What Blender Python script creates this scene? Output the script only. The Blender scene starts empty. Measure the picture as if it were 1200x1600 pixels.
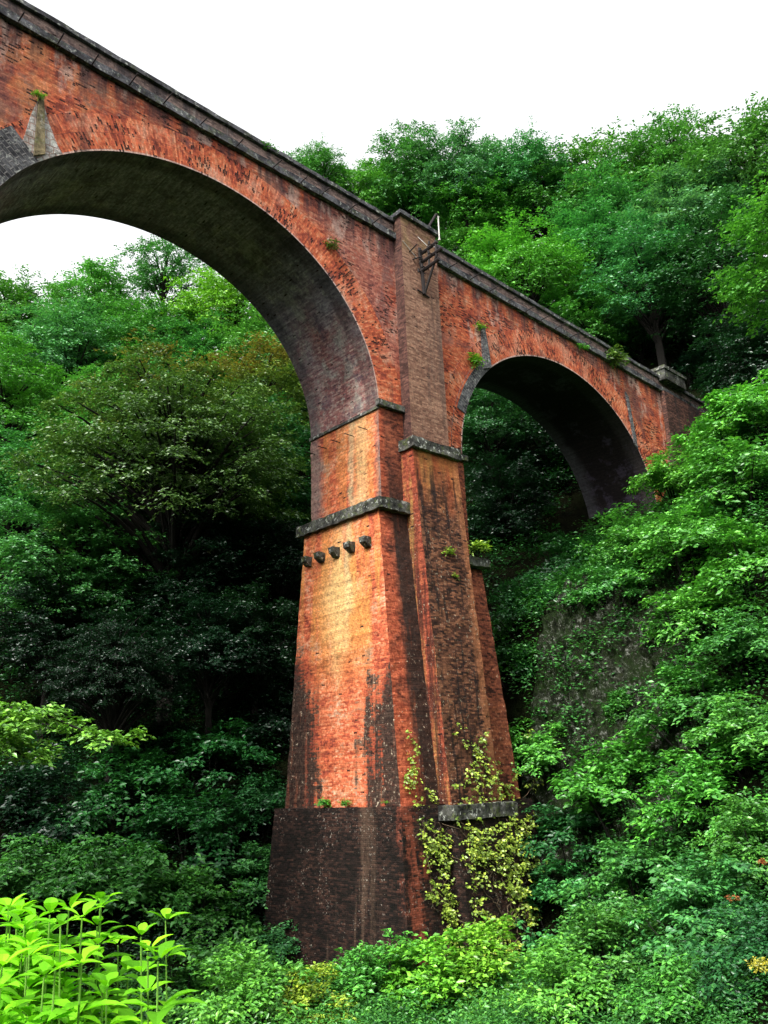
import bpy, math, random
import numpy as np
from mathutils import Vector, Matrix, noise as mn
rad = math.radians
random.seed(7); rng = np.random.default_rng(11)
S = bpy.context.scene
C = bpy.context.collection

# ------------------------------------------------------------------ camera
CAM = np.array([-28.07656, -27.34691, -16.72948])
YAW, PITCH, ROLL, FPX = 0.7486, 0.30143, -0.04151, 1370.566
def cam_axes():
    f = np.array([math.sin(YAW)*math.cos(PITCH), math.cos(YAW)*math.cos(PITCH), math.sin(PITCH)])
    r = np.array([math.cos(YAW), -math.sin(YAW), 0.]); u = np.cross(r, f)
    return r*math.cos(ROLL)+u*math.sin(ROLL), -r*math.sin(ROLL)+u*math.cos(ROLL), f
CR, CU, CF = cam_axes()
cd = bpy.data.cameras.new('camera'); cam = bpy.data.objects.new('camera', cd); C.objects.link(cam)
cd.sensor_fit = 'VERTICAL'; cd.sensor_height = 36; cd.sensor_width = 27
cd.lens = FPX/1600*36; cd.clip_start = .1; cd.clip_end = 2000
M = Matrix(((CR[0], CU[0], -CF[0], CAM[0]), (CR[1], CU[1], -CF[1], CAM[1]), (CR[2], CU[2], -CF[2], CAM[2]), (0, 0, 0, 1)))
cam.matrix_world = M
S.camera = cam
def ray(px, py):
    d = CF + CR*(px-600)/FPX - CU*(py-800)/FPX
    return d/np.linalg.norm(d)

# ------------------------------------------------------------------ sky, sun, exposure
SUN = Vector((-.66, -.16, .73)).normalized()      # direction towards the sun
elev = math.asin(SUN.z); azim = math.atan2(SUN.x, SUN.y)
W = bpy.data.worlds.new('World'); S.world = W; W.use_nodes = True
wn = W.node_tree; wn.nodes.clear()
sky = wn.nodes.new('ShaderNodeTexSky'); sky.sky_type = 'NISHITA'; sky.sun_disc = False
sky.sun_elevation = elev; sky.sun_rotation = azim; sky.dust_density = 4; sky.air_density = 1.2; sky.altitude = 500
hs = wn.nodes.new('ShaderNodeHueSaturation'); hs.inputs['Saturation'].default_value = .06
bg = wn.nodes.new('ShaderNodeBackground'); bg.inputs['Strength'].default_value = .15
wo = wn.nodes.new('ShaderNodeOutputWorld')
wn.links.new(sky.outputs[0], hs.inputs['Color']); wn.links.new(hs.outputs[0], bg.inputs[0]); wn.links.new(bg.outputs[0], wo.inputs[0])
sl = bpy.data.lights.new('sun', 'SUN'); sl.energy = 1.5; sl.angle = rad(11); sl.color = (1, .96, .9)
so = bpy.data.objects.new('sun', sl); C.objects.link(so)
so.rotation_euler = SUN.to_track_quat('Z', 'Y').to_euler()
S.view_settings.view_transform = 'Standard'; S.view_settings.look = 'None'
S.view_settings.exposure = 1.68; S.view_settings.gamma = 1
S.cycles.diffuse_bounces = 1; S.cycles.glossy_bounces = 1; S.cycles.transmission_bounces = 2
S.cycles.max_bounces = 3; S.cycles.transparent_max_bounces = 4

# ------------------------------------------------------------------ helpers: tags, parents
def tag(o, label, cat, group=None, kind=None):
    if label: o['label'] = label
    if cat: o['category'] = cat
    if group: o['group'] = group
    if kind: o['kind'] = kind
    return o
def empty(name, loc):
    o = bpy.data.objects.new(name, None); C.objects.link(o); o.location = loc; o.empty_display_size = .5
    o['_w'] = 0; del o['_w']
    return o
def adopt(o, parent, origin):                      # keep o's own coordinates = world coordinates
    o.parent = parent; o.matrix_parent_inverse = Matrix.Translation(-Vector(origin))
    return o

# ------------------------------------------------------------------ helpers: shader maths
class N:
    def __init__(s, name):
        s.m = bpy.data.materials.new(name); s.m.use_nodes = True; s.t = s.m.node_tree; s.t.nodes.clear()
        s.out = s.t.nodes.new('ShaderNodeOutputMaterial')
    def nd(s, typ, **k):
        n = s.t.nodes.new(typ)
        for a, b in k.items(): setattr(n, a, b)
        return n
    def put(s, sock, v):
        if isinstance(v, E_): s.t.links.new(v.s, sock)
        elif hasattr(v, 'is_output'): s.t.links.new(v, sock)
        elif isinstance(v, (tuple, list)) and sock.type == 'RGBA': sock.default_value = (*v[:3], 1)
        else: sock.default_value = v
    def math(s, op, a, b=0., c=None):
        n = s.nd('ShaderNodeMath', operation=op); s.put(n.inputs[0], a)
        if len(n.inputs) > 1: s.put(n.inputs[1], b)
        if c is not None: s.put(n.inputs[2], c)
        return E_(s, n.outputs[0])
    def comb(s, x, y, z=0.):
        n = s.nd('ShaderNodeCombineXYZ'); s.put(n.inputs[0], x); s.put(n.inputs[1], y); s.put(n.inputs[2], z); return n.outputs[0]
    def sep(s, v):
        n = s.nd('ShaderNodeSeparateXYZ'); s.put(n.inputs[0], v); return [E_(s, o) for o in n.outputs]
    def coord(s, w):
        n = s.nd('ShaderNodeTexCoord'); return n.outputs[w]
    def noise(s, v, scale, detail=4., rough=.55, sc=None):
        if sc:
            q = s.nd('ShaderNodeVectorMath', operation='MULTIPLY'); s.put(q.inputs[0], v); q.inputs[1].default_value = sc; v = q.outputs[0]
        n = s.nd('ShaderNodeTexNoise'); s.put(n.inputs['Vector'], v); n.inputs['Scale'].default_value = scale
        n.inputs['Detail'].default_value = detail; n.inputs['Roughness'].default_value = rough
        return E_(s, n.outputs['Fac'])
    def white(s, v):
        n = s.nd('ShaderNodeTexWhiteNoise'); n.noise_dimensions = '3D'; s.put(n.inputs[0], v); return E_(s, n.outputs['Value'])
    def step(s, x, a, b, lo=0., hi=1.):
        n = s.nd('ShaderNodeMapRange'); n.interpolation_type = 'SMOOTHSTEP'
        s.put(n.inputs[0], x); s.put(n.inputs[1], a); s.put(n.inputs[2], b); s.put(n.inputs[3], lo); s.put(n.inputs[4], hi)
        return E_(s, n.outputs[0])
    def mix(s, f, a, b):
        n = s.nd('ShaderNodeMix'); n.data_type = 'RGBA'
        s.put(n.inputs[0], f); s.put(n.inputs[6], a); s.put(n.inputs[7], b); return n.outputs[2]
    def mul(s, f, a, b):
        n = s.nd('ShaderNodeMix'); n.data_type = 'RGBA'; n.blend_type = 'MULTIPLY'
        s.put(n.inputs[0], f); s.put(n.inputs[6], a); s.put(n.inputs[7], b); return n.outputs[2]
    def ramp(s, f, stops):
        n = s.nd('ShaderNodeValToRGB'); s.put(n.inputs[0], f); e = n.color_ramp.elements
        while len(e) < len(stops): e.new(.5)
        for q, (p, c) in zip(e, stops): q.position = p; q.color = (*c, 1)
        return n.outputs[0]
    def bump(s, h, strength, dist):
        n = s.nd('ShaderNodeBump'); n.inputs['Strength'].default_value = strength; n.inputs['Distance'].default_value = dist
        s.put(n.inputs['Height'], h); return n.outputs[0]
    def bsdf(s, col, rough=.9, normal=None, spec=.2, metal=0.):
        n = s.nd('ShaderNodeBsdfPrincipled'); s.put(n.inputs['Base Color'], col); s.put(n.inputs['Roughness'], rough)
        n.inputs['Specular IOR Level'].default_value = spec; n.inputs['Metallic'].default_value = metal
        if normal is not None: s.put(n.inputs['Normal'], normal)
        return n.outputs[0]
    def done(s, sh): s.t.links.new(sh, s.out.inputs[0]); return s.m
class E_:
    def __init__(s, n, sock): s.n = n; s.s = sock
    def __add__(s, o): return s.n.math('ADD', s, o)
    def __radd__(s, o): return s.n.math('ADD', s, o)
    def __sub__(s, o): return s.n.math('SUBTRACT', s, o)
    def __rsub__(s, o): return s.n.math('SUBTRACT', o, s)
    def __mul__(s, o): return s.n.math('MULTIPLY', s, o)
    def __rmul__(s, o): return s.n.math('MULTIPLY', s, o)
    def __truediv__(s, o): return s.n.math('DIVIDE', s, o)
    def floor(s): return s.n.math('FLOOR', s)
    def fract(s): return s.n.math('FRACT', s)
    def mod(s, k): return s.n.math('FLOORED_MODULO', s, k)
    def abs(s): return s.n.math('ABSOLUTE', s)
    def lt(s, k): return s.n.math('LESS_THAN', s, k)
    def mx(s, k): return s.n.math('MAXIMUM', s, k)
    def mn(s, k): return s.n.math('MINIMUM', s, k)

# ------------------------------------------------------------------ masonry materials
def brick_mat(name, zone, bw=.22, bh=.074):
    n = N(name)
    P = n.coord('Object'); x, y, z = n.sep(P); u, v, _ = n.sep(n.coord('UV'))
    row = (v/bh).floor(); u2 = u/bw + row.mod(2.)*.5; col = u2.floor()
    fu = u2.fract(); fv = (v/bh).fract()
    r = n.white(n.comb(col, row)); r2 = n.white(n.comb(col+31.7, row+11.3))
    joint = n.step((fv-.5).abs(), .36, .48).mx(n.step((fu-.5).abs(), .43, .49))
    big = n.noise(P, .22, 3); med = n.noise(P, .9, 5); fine = n.noise(P, 7., 4, .7); grain = n.noise(P, 30., 3, .7)
    streak = n.noise(P, 1., 5, .6, (1.3, 1.3, .11)); streak2 = n.noise(P, 1., 5, .65, (3.4, 3.4, .22))
    D = dict(n=n, P=P, x=x, y=y, z=z, r=r, r2=r2, big=big, med=med, fine=fine, grain=grain, streak=streak, streak2=streak2, u=u, v=v)
    c, pit, jc, jf = zone(D)
    pitc = pit*n.step(n.noise(P, 14., 2), .35, .5)
    c = n.mix(joint*jf*n.step(fine, .3, .6), c, n.mul(1., c, jc))
    c = n.mul(.55, c, n.ramp(n.white(n.comb(row, 3.3))*.5+n.white(n.comb(row, (u*.35).floor()))*.5, [(.15, (.62, .58, .58)), (.5, (.98, .98, .98)), (.85, (1.35, 1.35, 1.3))]))
    c = n.mix(pitc*(1-joint*.5), c, (.018, .010, .009))
    c = n.mul(.75, c, n.ramp(fine, [(.30, (.36, .33, .33)), (.5, (1., 1., 1.)), (.70, (1.6, 1.55, 1.5))]))
    c = n.mul(.5, c, n.ramp(grain, [(.3, (.5, .5, .5)), (.7, (1.3, 1.3, 1.3))]))
    h = (1-joint)*.35 + (r2*.25) - pit*1.3 + fine*.5 + grain*.15
    return n.done(n.bsdf(c, .88, n.bump(h, .9, .035), .18))
def brick_colours(D, warm=0.):
    n = D['n']
    f = D['r']*.26 + D['med']*1.0 - .14 + warm
    return n.ramp(f, [(.22, (.11, .030, .022)), (.36, (.31, .062, .034)), (.49, (.52, .118, .050)), (.62, (.60, .20, .095)), (.78, (.58, .33, .21))])
def z_spandrel(D):
    n = D['n']; x, z = D['x'], D['z']
    zs = 9.45 - x*.0525 - z
    c = brick_colours(D)
    # brownish mauve older brick high up and by the pilaster
    old = n.step(D['big'] + n.step(x, -9., -2.5)*n.step(x, 2.2, 0.)*.22 - zs*.018, .50, .62)
    c = n.mix(old*.6, c, n.ramp(D['r'], [(0, (.13, .055, .05)), (.6, (.30, .13, .11)), (1, (.38, .21, .17))]))
    # ochre area towards the left
    c = n.mix(n.step(x, -14., -20.)*n.step(D['med'], .4, .62)*.7, c, (.50, .21, .09))
    c = n.mix(n.step(n.noise(D['P'], .5, 5, .6), .52, .66)*.5, c, (.50, .22, .155))
    soot = n.step(n.noise(D['P'], .42, 6, .7, (1, 1, .6))+(D['r']-.5)*.06, .52, .60)
    c = n.mix(soot*.52, c, (.085, .068, .075))
    # run-off streaks under the string course
    drip = n.step(zs + D['streak2']*4.5, 4.6, 1.6)*n.step(D['streak'], .42, .54)
    c = n.mix(drip*.9, c, (.045, .038, .042))
    pale = n.step(n.noise(D['P'], .7, 6, .7, (1, 1, .4)), .53, .62)
    c = n.mix(pale*.6, c, (.55, .40, .33))
    # lime bloom
    lime = n.step(n.noise(D['P'], .8, 5, .6, (1, 1, .55)), .63, .70)*n.step(D['streak2'], .42, .58)*n.step(zs, .5, 1.2)
    c = n.mix(lime*.85, c, (.64, .59, .52))
    reg = n.step(n.noise(D['P'], .38, 4), .48, .60)
    pit = D['r2'].lt(reg*.24 + .008 + n.step(D['med'], .56, .7)*.08)
    return c, pit, (.55, .5, .5), .6
def z_ring(D):
    n = D['n']; x, z = D['x'], D['z']
    c = brick_colours(D, .03)
    pale = n.step(n.noise(D['P'], .5, 5), .55, .66)*n.step(x, -11., -4.)*n.step(x, 0., -2.)
    c = n.mix(pale*.75, c, (.47, .36, .28))
    c = n.mix(n.step(n.noise(D['P'], .45, 5), .50, .64)*.5, c, (.50, .22, .155))
    c = n.mix(n.step(n.noise(D['P'], .8, 6, .7), .57, .64)*.55, c, (.10, .06, .06))
    c = n.mix(n.step(D['u'], .075, .055)*.75, c, (.50, .42, .38))
    c = n.mix(n.step((D['u']-.76).abs(), .02, .008)*.8, c, (.05, .03, .03))
    reg = n.step(n.noise(D['P'], .42, 4), .46, .56)
    pit = D['r2'].lt(reg*.30 + .01)
    c = n.mix(n.step(D['streak'], .58, .68)*.55, c, (.06, .045, .04))
    return c, pit, (.55, .5, .5), .6
def z_pilaster(D):
    n = D['n']; z = D['z']
    c = n.ramp(D['r']*.6+D['med']*.5, [(.2, (.14, .070, .048)), (.5, (.24, .125, .084)), (.85, (.34, .20, .135))])
    c = n.mix(n.step(z, 8.2, 9.8)*n.step(D['med'], .4, .6)*.55, c, (.24, .19, .07))
    c = n.mix(n.step(D['streak'], .54, .66)*.55, c, (.075, .05, .045))
    c = n.mix(n.step(D['fine'], .66, .74)*n.step(z, 4., -1.)*.6, c, (.42, .38, .33))
    # the narrow side towards the big arch is toned darker
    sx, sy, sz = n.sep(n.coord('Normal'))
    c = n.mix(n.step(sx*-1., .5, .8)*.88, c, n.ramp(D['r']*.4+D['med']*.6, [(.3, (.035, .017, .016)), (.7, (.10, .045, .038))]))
    return c, D['r2'].lt(.006), (.6, .6, .6), .6
def z_shaft(D):
    n = D['n']; x, y, z = D['x'], D['y'], D['z']
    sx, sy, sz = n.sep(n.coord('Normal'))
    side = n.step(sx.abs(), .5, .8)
    # ---- broad side under the arch: glowing orange with ochre wash, tar-dark damp edges lower down
    c = brick_colours(D, .05)
    c = n.mix(n.step(D['streak'] + n.step((y-2.3).abs(), 3.0, .4)*.16, .50, .66)*n.step(z, -13.5, -9.5)*n.step(z, -4., -7.5, .45, .8), c, (.58, .25, .065))
    line = n.step((y-1.9+(D['med']-.5)*.9).abs(), .34, .06)*n.step(z, -11.5, -8.)
    c = n.mix(line*.5, c, (.50, .47, .26))
    grey = n.step((y-1.25+(D['fine']-.5)*.5).abs(), .6, .2)*n.step(z, -4.8, -4.2)
    c = n.mix(grey*.45, c, (.55, .45, .20))
    edge = (n.step(y+D['med']*1.2, 4.5, 5.2).mx(n.step(y+D['med'], .85, .40)))*n.step(z, -4.9, -4.3)
    c = n.mix(edge*.8, c, (.15, .13, .125))
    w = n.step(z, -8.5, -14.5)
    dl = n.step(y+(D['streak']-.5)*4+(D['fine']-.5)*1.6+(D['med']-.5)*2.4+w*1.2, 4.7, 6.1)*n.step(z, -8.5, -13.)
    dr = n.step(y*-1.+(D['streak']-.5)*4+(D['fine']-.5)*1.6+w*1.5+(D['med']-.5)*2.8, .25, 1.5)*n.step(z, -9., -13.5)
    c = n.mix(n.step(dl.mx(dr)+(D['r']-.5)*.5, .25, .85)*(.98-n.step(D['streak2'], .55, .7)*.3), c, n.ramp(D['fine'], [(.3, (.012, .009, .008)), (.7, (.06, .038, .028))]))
    # ---- narrow end: red arris, black gutter beside the pilaster, damp brown brick
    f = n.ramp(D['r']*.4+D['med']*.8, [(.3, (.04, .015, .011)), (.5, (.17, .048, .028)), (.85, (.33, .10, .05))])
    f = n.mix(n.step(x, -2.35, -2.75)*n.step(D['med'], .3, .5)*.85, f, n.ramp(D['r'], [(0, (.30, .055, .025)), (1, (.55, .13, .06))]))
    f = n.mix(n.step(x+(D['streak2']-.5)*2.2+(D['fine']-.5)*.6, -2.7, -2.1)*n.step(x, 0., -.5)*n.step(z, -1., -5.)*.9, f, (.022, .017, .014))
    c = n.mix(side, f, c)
    speck = n.step(n.noise(D['P'], 7., 4, .75), .61, .67)*n.step(z, -6., -14.)*n.step(D['med'], .42, .56)
    c = n.mix(speck*.8, c, (.50, .45, .34))
    pit = D['r2'].lt(.004+n.step(D['med'], .56, .66)*.05*n.step(sx.abs(), .8, .5))
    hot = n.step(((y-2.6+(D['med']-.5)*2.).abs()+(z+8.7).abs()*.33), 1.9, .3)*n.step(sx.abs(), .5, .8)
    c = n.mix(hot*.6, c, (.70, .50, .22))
    return c, pit, (1.5, 1.5, 1.4), .55
def z_pilaster_low(D):
    n = D['n']; x, y, z = D['x'], D['y'], D['z']
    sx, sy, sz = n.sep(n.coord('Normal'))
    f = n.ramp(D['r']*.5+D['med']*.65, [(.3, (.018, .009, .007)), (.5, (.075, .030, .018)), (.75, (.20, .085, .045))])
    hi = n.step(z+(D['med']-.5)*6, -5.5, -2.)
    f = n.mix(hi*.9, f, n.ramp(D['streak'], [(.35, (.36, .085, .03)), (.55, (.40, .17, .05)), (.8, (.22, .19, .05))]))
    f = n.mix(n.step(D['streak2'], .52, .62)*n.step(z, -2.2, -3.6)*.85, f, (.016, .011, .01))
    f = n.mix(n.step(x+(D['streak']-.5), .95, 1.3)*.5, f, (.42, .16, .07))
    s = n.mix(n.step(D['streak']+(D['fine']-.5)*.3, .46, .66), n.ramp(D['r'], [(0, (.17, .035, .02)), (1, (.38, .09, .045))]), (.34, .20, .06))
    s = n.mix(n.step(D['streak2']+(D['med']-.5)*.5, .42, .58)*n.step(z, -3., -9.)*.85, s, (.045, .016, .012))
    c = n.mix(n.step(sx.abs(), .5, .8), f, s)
    speck = n.step(n.noise(D['P'], 7.5, 4, .75), .60, .66)*n.step(z, -3., -7.)*n.step(D['med'], .42, .56)
    c = n.mix(speck*.75, c, (.52, .46, .34))
    return c, D['r2'].lt(.01+n.step(D['fine'], .62, .7)*.07), (.55, .5, .5), .6
def z_plinth(D):
    n = D['n']; x, y, z = D['x'], D['y'], D['z']
    c = n.ramp(D['r']*.4+D['med']*.7, [(.3, (.005, .004, .003)), (.55, (.015, .009, .007)), (.8, (.05, .024, .017))])
    c = n.mix(n.step(D['streak'], .5, .62)*n.step((y-1.2).abs(), 2.2, .6)*.55, c, (.12, .075, .05))
    c = n.mix(n.step((x+3.55+(D['med']-.5)*2.2+(D['fine']-.5)*.8).abs(), .8, .15)*n.step(y, -1.3, -1.5)*n.step(D['streak2']+D['r']*.2, .42, .68)*.8, c, (.26, .065, .035))
    speck = n.step(n.noise(D['P'], 8., 4, .75), .60, .66)*n.step(D['med']+D['streak']*.5, .70, .84)
    c = n.mix(speck*.8, c, (.42, .38, .32))
    return c, D['r2'].lt(.02), (.5, .5, .5), .6
def z_soffit(D):
    n = D['n']; x, y, z = D['x'], D['y'], D['z']
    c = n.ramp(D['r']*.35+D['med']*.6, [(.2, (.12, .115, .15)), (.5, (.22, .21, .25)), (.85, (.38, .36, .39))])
    c = n.mul(n.step(x, 0., 2.), c, (.05, .036, .03))  # small arch soffit blackened: the shade inside it is put into the colour
    low = n.step(x, 2., 0.)*n.step(z+(D['big']-.5)*7+(D['med']-.5)*4, 6.2, .8)
    c = n.mix(low*.75, c, n.ramp(D['r']*.5+D['med']*.6, [(.25, (.16, .05, .04)), (.5, (.34, .10, .07)), (.8, (.46, .30, .22))]))
    moss = n.step(x, 2., 0.)*n.step(n.noise(D['P'], .55, 7, .74), .50, .60)
    c = n.mix(moss*.6, c, (.34, .35, .30))
    c = n.mix(n.step(x, 2., 0.)*n.step(n.noise(D['P'], 2.2, 7, .8), .56, .66)*.6, c, (.46, .48, .42))
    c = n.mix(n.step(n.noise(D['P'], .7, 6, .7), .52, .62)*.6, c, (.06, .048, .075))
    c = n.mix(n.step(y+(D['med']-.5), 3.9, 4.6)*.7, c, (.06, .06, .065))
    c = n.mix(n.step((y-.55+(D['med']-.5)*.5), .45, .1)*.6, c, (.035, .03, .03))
    return c, D['r2'].lt(.006), (.6, .6, .6), .6
def z_parapet(D):
    n = D['n']
    c = n.ramp(D['r']*.6+D['med']*.5, [(.2, (.10, .075, .07)), (.5, (.19, .135, .12)), (.85, (.30, .21, .18))])
    c = n.mix(n.step(D['streak'], .5, .62)*.7, c, (.06, .055, .06))
    c = n.mix(n.step(D['streak2'], .60, .7)*.6, c, (.34, .31, .28))
    return c, D['r2'].lt(.01), (.5, .5, .5), .6
def stone_mat(name, dark, light, lichen, bw=0., moss=0., bh=.30, joints=(.5, .48, .44)):
    n = N(name); P = n.coord('Object'); x, y, z = n.sep(P)
    med = n.noise(P, 1.6, 6, .65); fine = n.noise(P, 9, 5, .75); l = n.noise(P, 4.2, 5, .7)
    c = n.mix(n.step(med, .35, .65), dark, light)
    c = n.mix(n.step(l, .55, .64)*lichen, c, (.50, .52, .46))
    c = n.mix(n.step(n.noise(P, 2.7, 5, .7), .52, .62)*moss, c, (.10, .13, .03))
    c = n.mul(.9, c, n.ramp(fine, [(.3, (.25, .25, .25)), (.7, (1.3, 1.3, 1.3))]))
    h = fine*.8+med
    if bw:
        u, v, _ = n.sep(n.coord('UV')); row = (v/bh).floor(); u2 = u/bw+row.mod(2.)*.5
        j = n.step(((v/bh).fract()-.5).abs(), .40, .46).mx(n.step((u2.fract()-.5).abs(), .43, .47))
        c = n.mix(j*.7, c, joints); h = h-j*.6
    return n.done(n.bsdf(c, .9, n.bump(h, .9, .04), .2))
def plain(name, col, rough=.6, metal=0., var=.5, scale=8):
    n = N(name); P = n.coord('Object'); f = n.noise(P, scale, 5, .7)
    c = n.mul(var, col, n.ramp(f, [(.3, (.4, .35, .3)), (.7, (1.4, 1.3, 1.2))]))
    return n.done(n.bsdf(c, rough, n.bump(f, .5, .01), .3, metal))

MB_SP = brick_mat('spandrel_brick', z_spandrel); MB_RG = brick_mat('arch_ring_brick', z_ring)
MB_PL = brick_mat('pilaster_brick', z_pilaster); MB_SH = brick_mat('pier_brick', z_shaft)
MB_PB = brick_mat('lower_pilaster_brick', z_pilaster_low)
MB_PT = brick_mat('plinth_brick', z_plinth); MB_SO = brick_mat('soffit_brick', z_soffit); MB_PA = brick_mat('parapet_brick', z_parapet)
def z_damp(D):
    n = D['n']; c = n.ramp(D['r']*.4+D['med']*.6, [(.3, (.03, .017, .014)), (.55, (.09, .045, .035)), (.8, (.19, .09, .065))])
    return n.mix(n.step(D['streak'], .48, .6)*.7, c, (.03, .028, .028)), D['r2'].lt(.03), (.6, .6, .6), .5
MB_DP = brick_mat('damp_brick', z_damp)
M_LEDGE = stone_mat('weathered_stone', (.018, .018, .016), (.12, .12, .105), .85, moss=.55)
M_COPE = stone_mat('coping_stone', (.022, .022, .026), (.12, .12, .13), .6, moss=.3)
M_VOUS = stone_mat('granite_voussoirs', (.022, .022, .026), (.13, .13, .135), .6, bw=.42, bh=.17, joints=(.20, .19, .18))
M_LIME = stone_mat('limewashed_masonry', (.22, .18, .15), (.58, .56, .52), .8, bw=.3, joints=(.28, .16, .12))
M_OCHRE = stone_mat('mossy_ochre_stone', (.11, .09, .05), (.30, .24, .13), .3, moss=.5)
M_IRON = plain('rusty_iron', (.022, .018, .018), .7, .3)
M_GALV = plain('pale_metal', (.55, .55, .52), .5, .2)
M_BALLAST = plain('gravel_deck', (.20, .19, .17), .95)

# ------------------------------------------------------------------ masonry mesh builder
class MB:
    def __init__(s): s.v = []; s.f = []; s.uv = []; s.mi = []
    def poly(s, pts, uvs=None, mi=0):
        b = len(s.v); s.v += [tuple(p) for p in pts]; s.f.append(tuple(range(b, b+len(pts)))); s.mi.append(mi)
        if uvs is None:
            a = Vector(pts[1])-Vector(pts[0]); c = Vector(pts[-1])-Vector(pts[0]); nn = a.cross(c)
            if abs(nn.z) > .8*nn.length: uvs = [(p[0], p[1]) for p in pts]
            elif abs(nn.x) > abs(nn.y): uvs = [(p[1], p[2]) for p in pts]
            else: uvs = [(p[0], p[2]) for p in pts]
        s.uv += uvs
    def grid(s, p0, p1, p2, p3, step=1.5, mi=0, uvs=None):       # bilinear patch p0-p1 bottom, p3-p2 top
        p0, p1, p2, p3 = map(Vector, (p0, p1, p2, p3))
        nu = max(1, round(max((p1-p0).length, (p2-p3).length)/step)); nv = max(1, round(max((p3-p0).length, (p2-p1).length)/step))
        g = lambda i, j: (p0.lerp(p1, i/nu)).lerp(p3.lerp(p2, i/nu), j/nv)
        for i in range(nu):
            for j in range(nv): s.poly([g(i, j), g(i+1, j), g(i+1, j+1), g(i, j+1)], mi=mi)
    def loft(s, lv, step=1.5, cap=True, mi=0):                   # lv: (z, x0, x1, y0, y1) from bottom to top; z may be (zleft, zright)
        Z = lambda z, k: z[k] if isinstance(z, tuple) else z
        for a, b in zip(lv[:-1], lv[1:]):
            A = [(a[1], a[3], Z(a[0], 0)), (a[2], a[3], Z(a[0], 1)), (a[2], a[4], Z(a[0], 1)), (a[1], a[4], Z(a[0], 0))]
            B = [(b[1], b[3], Z(b[0], 0)), (b[2], b[3], Z(b[0], 1)), (b[2], b[4], Z(b[0], 1)), (b[1], b[4], Z(b[0], 0))]
            for i in range(4):
                j = (i+1) % 4; s.grid(A[i], A[j], B[j], B[i], step, mi)
        if cap:
            for l, fl in ((lv[0], 1), (lv[-1], 0)):
                q = [(l[1], l[3], Z(l[0], 0)), (l[2], l[3], Z(l[0], 1)), (l[2], l[4], Z(l[0], 1)), (l[1], l[4], Z(l[0], 0))]
                if fl: q = q[::-1]
                s.grid(*q, step, mi)
    def box(s, x0, x1, y0, y1, z0, z1, step=9, mi=0): s.loft([(z0, x0, x1, y0, y1), (z1, x0, x1, y0, y1)], step, True, mi)
    def bar(s, a, b, r, sides=6, r2=None, mi=0):
        a, b = Vector(a), Vector(b); d = (b-a).normalized(); q = d.to_track_quat('Z', 'Y'); r2 = r if r2 is None else r2
        L = [[p+q @ Vector((math.cos(2*math.pi*k/sides)*w, math.sin(2*math.pi*k/sides)*w, 0)) for k in range(sides)] for p, w in ((a, r), (b, r2))]
        for k in range(sides):
            j = (k+1) % sides; s.poly([L[0][k], L[0][j], L[1][j], L[1][k]], mi=mi)
        s.poly(L[0][::-1], mi=mi); s.poly(L[1], mi=mi)
    def build(s, name, mats, parent=None, origin=(0, 0, 0), rough=0., freq=1.6, off=0.):
        vs = s.v
        if rough:
            o = []
            for p in vs:
                P = Vector(p); d = mn.noise_vector(P*freq+Vector((off, 0, 0)))*rough + mn.noise_vector(P*freq*3.3)*rough*.45
                o.append(tuple(P+d))
            vs = o
        me = bpy.data.meshes.new(name); me.from_pydata(vs, [], s.f)
        ul = me.uv_layers.new(name='UVMap'); ul.data.foreach_set('uv', [c for q in s.uv for c in q])
        for m in (mats if isinstance(mats, (list, tuple)) else [mats]): me.materials.append(m)
        me.polygons.foreach_set('material_index', s.mi); me.update()
        ob = bpy.data.objects.new(name, me); C.objects.link(ob)
        if parent: adopt(ob, parent, origin)
        return ob

# ------------------------------------------------------------------ the viaduct
A = 9.14; B = 7.98; WID = 5.0; HP = 2.79; G = .0525
ZSTR = lambda x: 9.45-G*x
ORG = (0, 2.5, -23.5)
via = tag(empty('brick_viaduct', ORG), 'tall old red brick viaduct of round arches on a buttressed pier in the wooded ravine', 'viaduct')
ARCHES = [(-HP-A, 0.), (HP+A, -1.25), (-3*HP-3*A, 1.2)]
def ell(xc, zs, th, off):
    px, pz = A*math.cos(th), B*math.sin(th); nx, nz = math.cos(th)/A, math.sin(th)/B; l = math.hypot(nx, nz)
    return xc+px+nx/l*off, zs+pz+nz/l*off
NS = 72
TH = [math.pi*i/NS for i in range(NS+1)]
arc = [0.]
for i in range(NS):
    p, q = ell(0, 0, TH[i], .4), ell(0, 0, TH[i+1], .4); arc.append(arc[-1]+math.hypot(p[0]-q[0], p[1]-q[1]))
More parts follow.
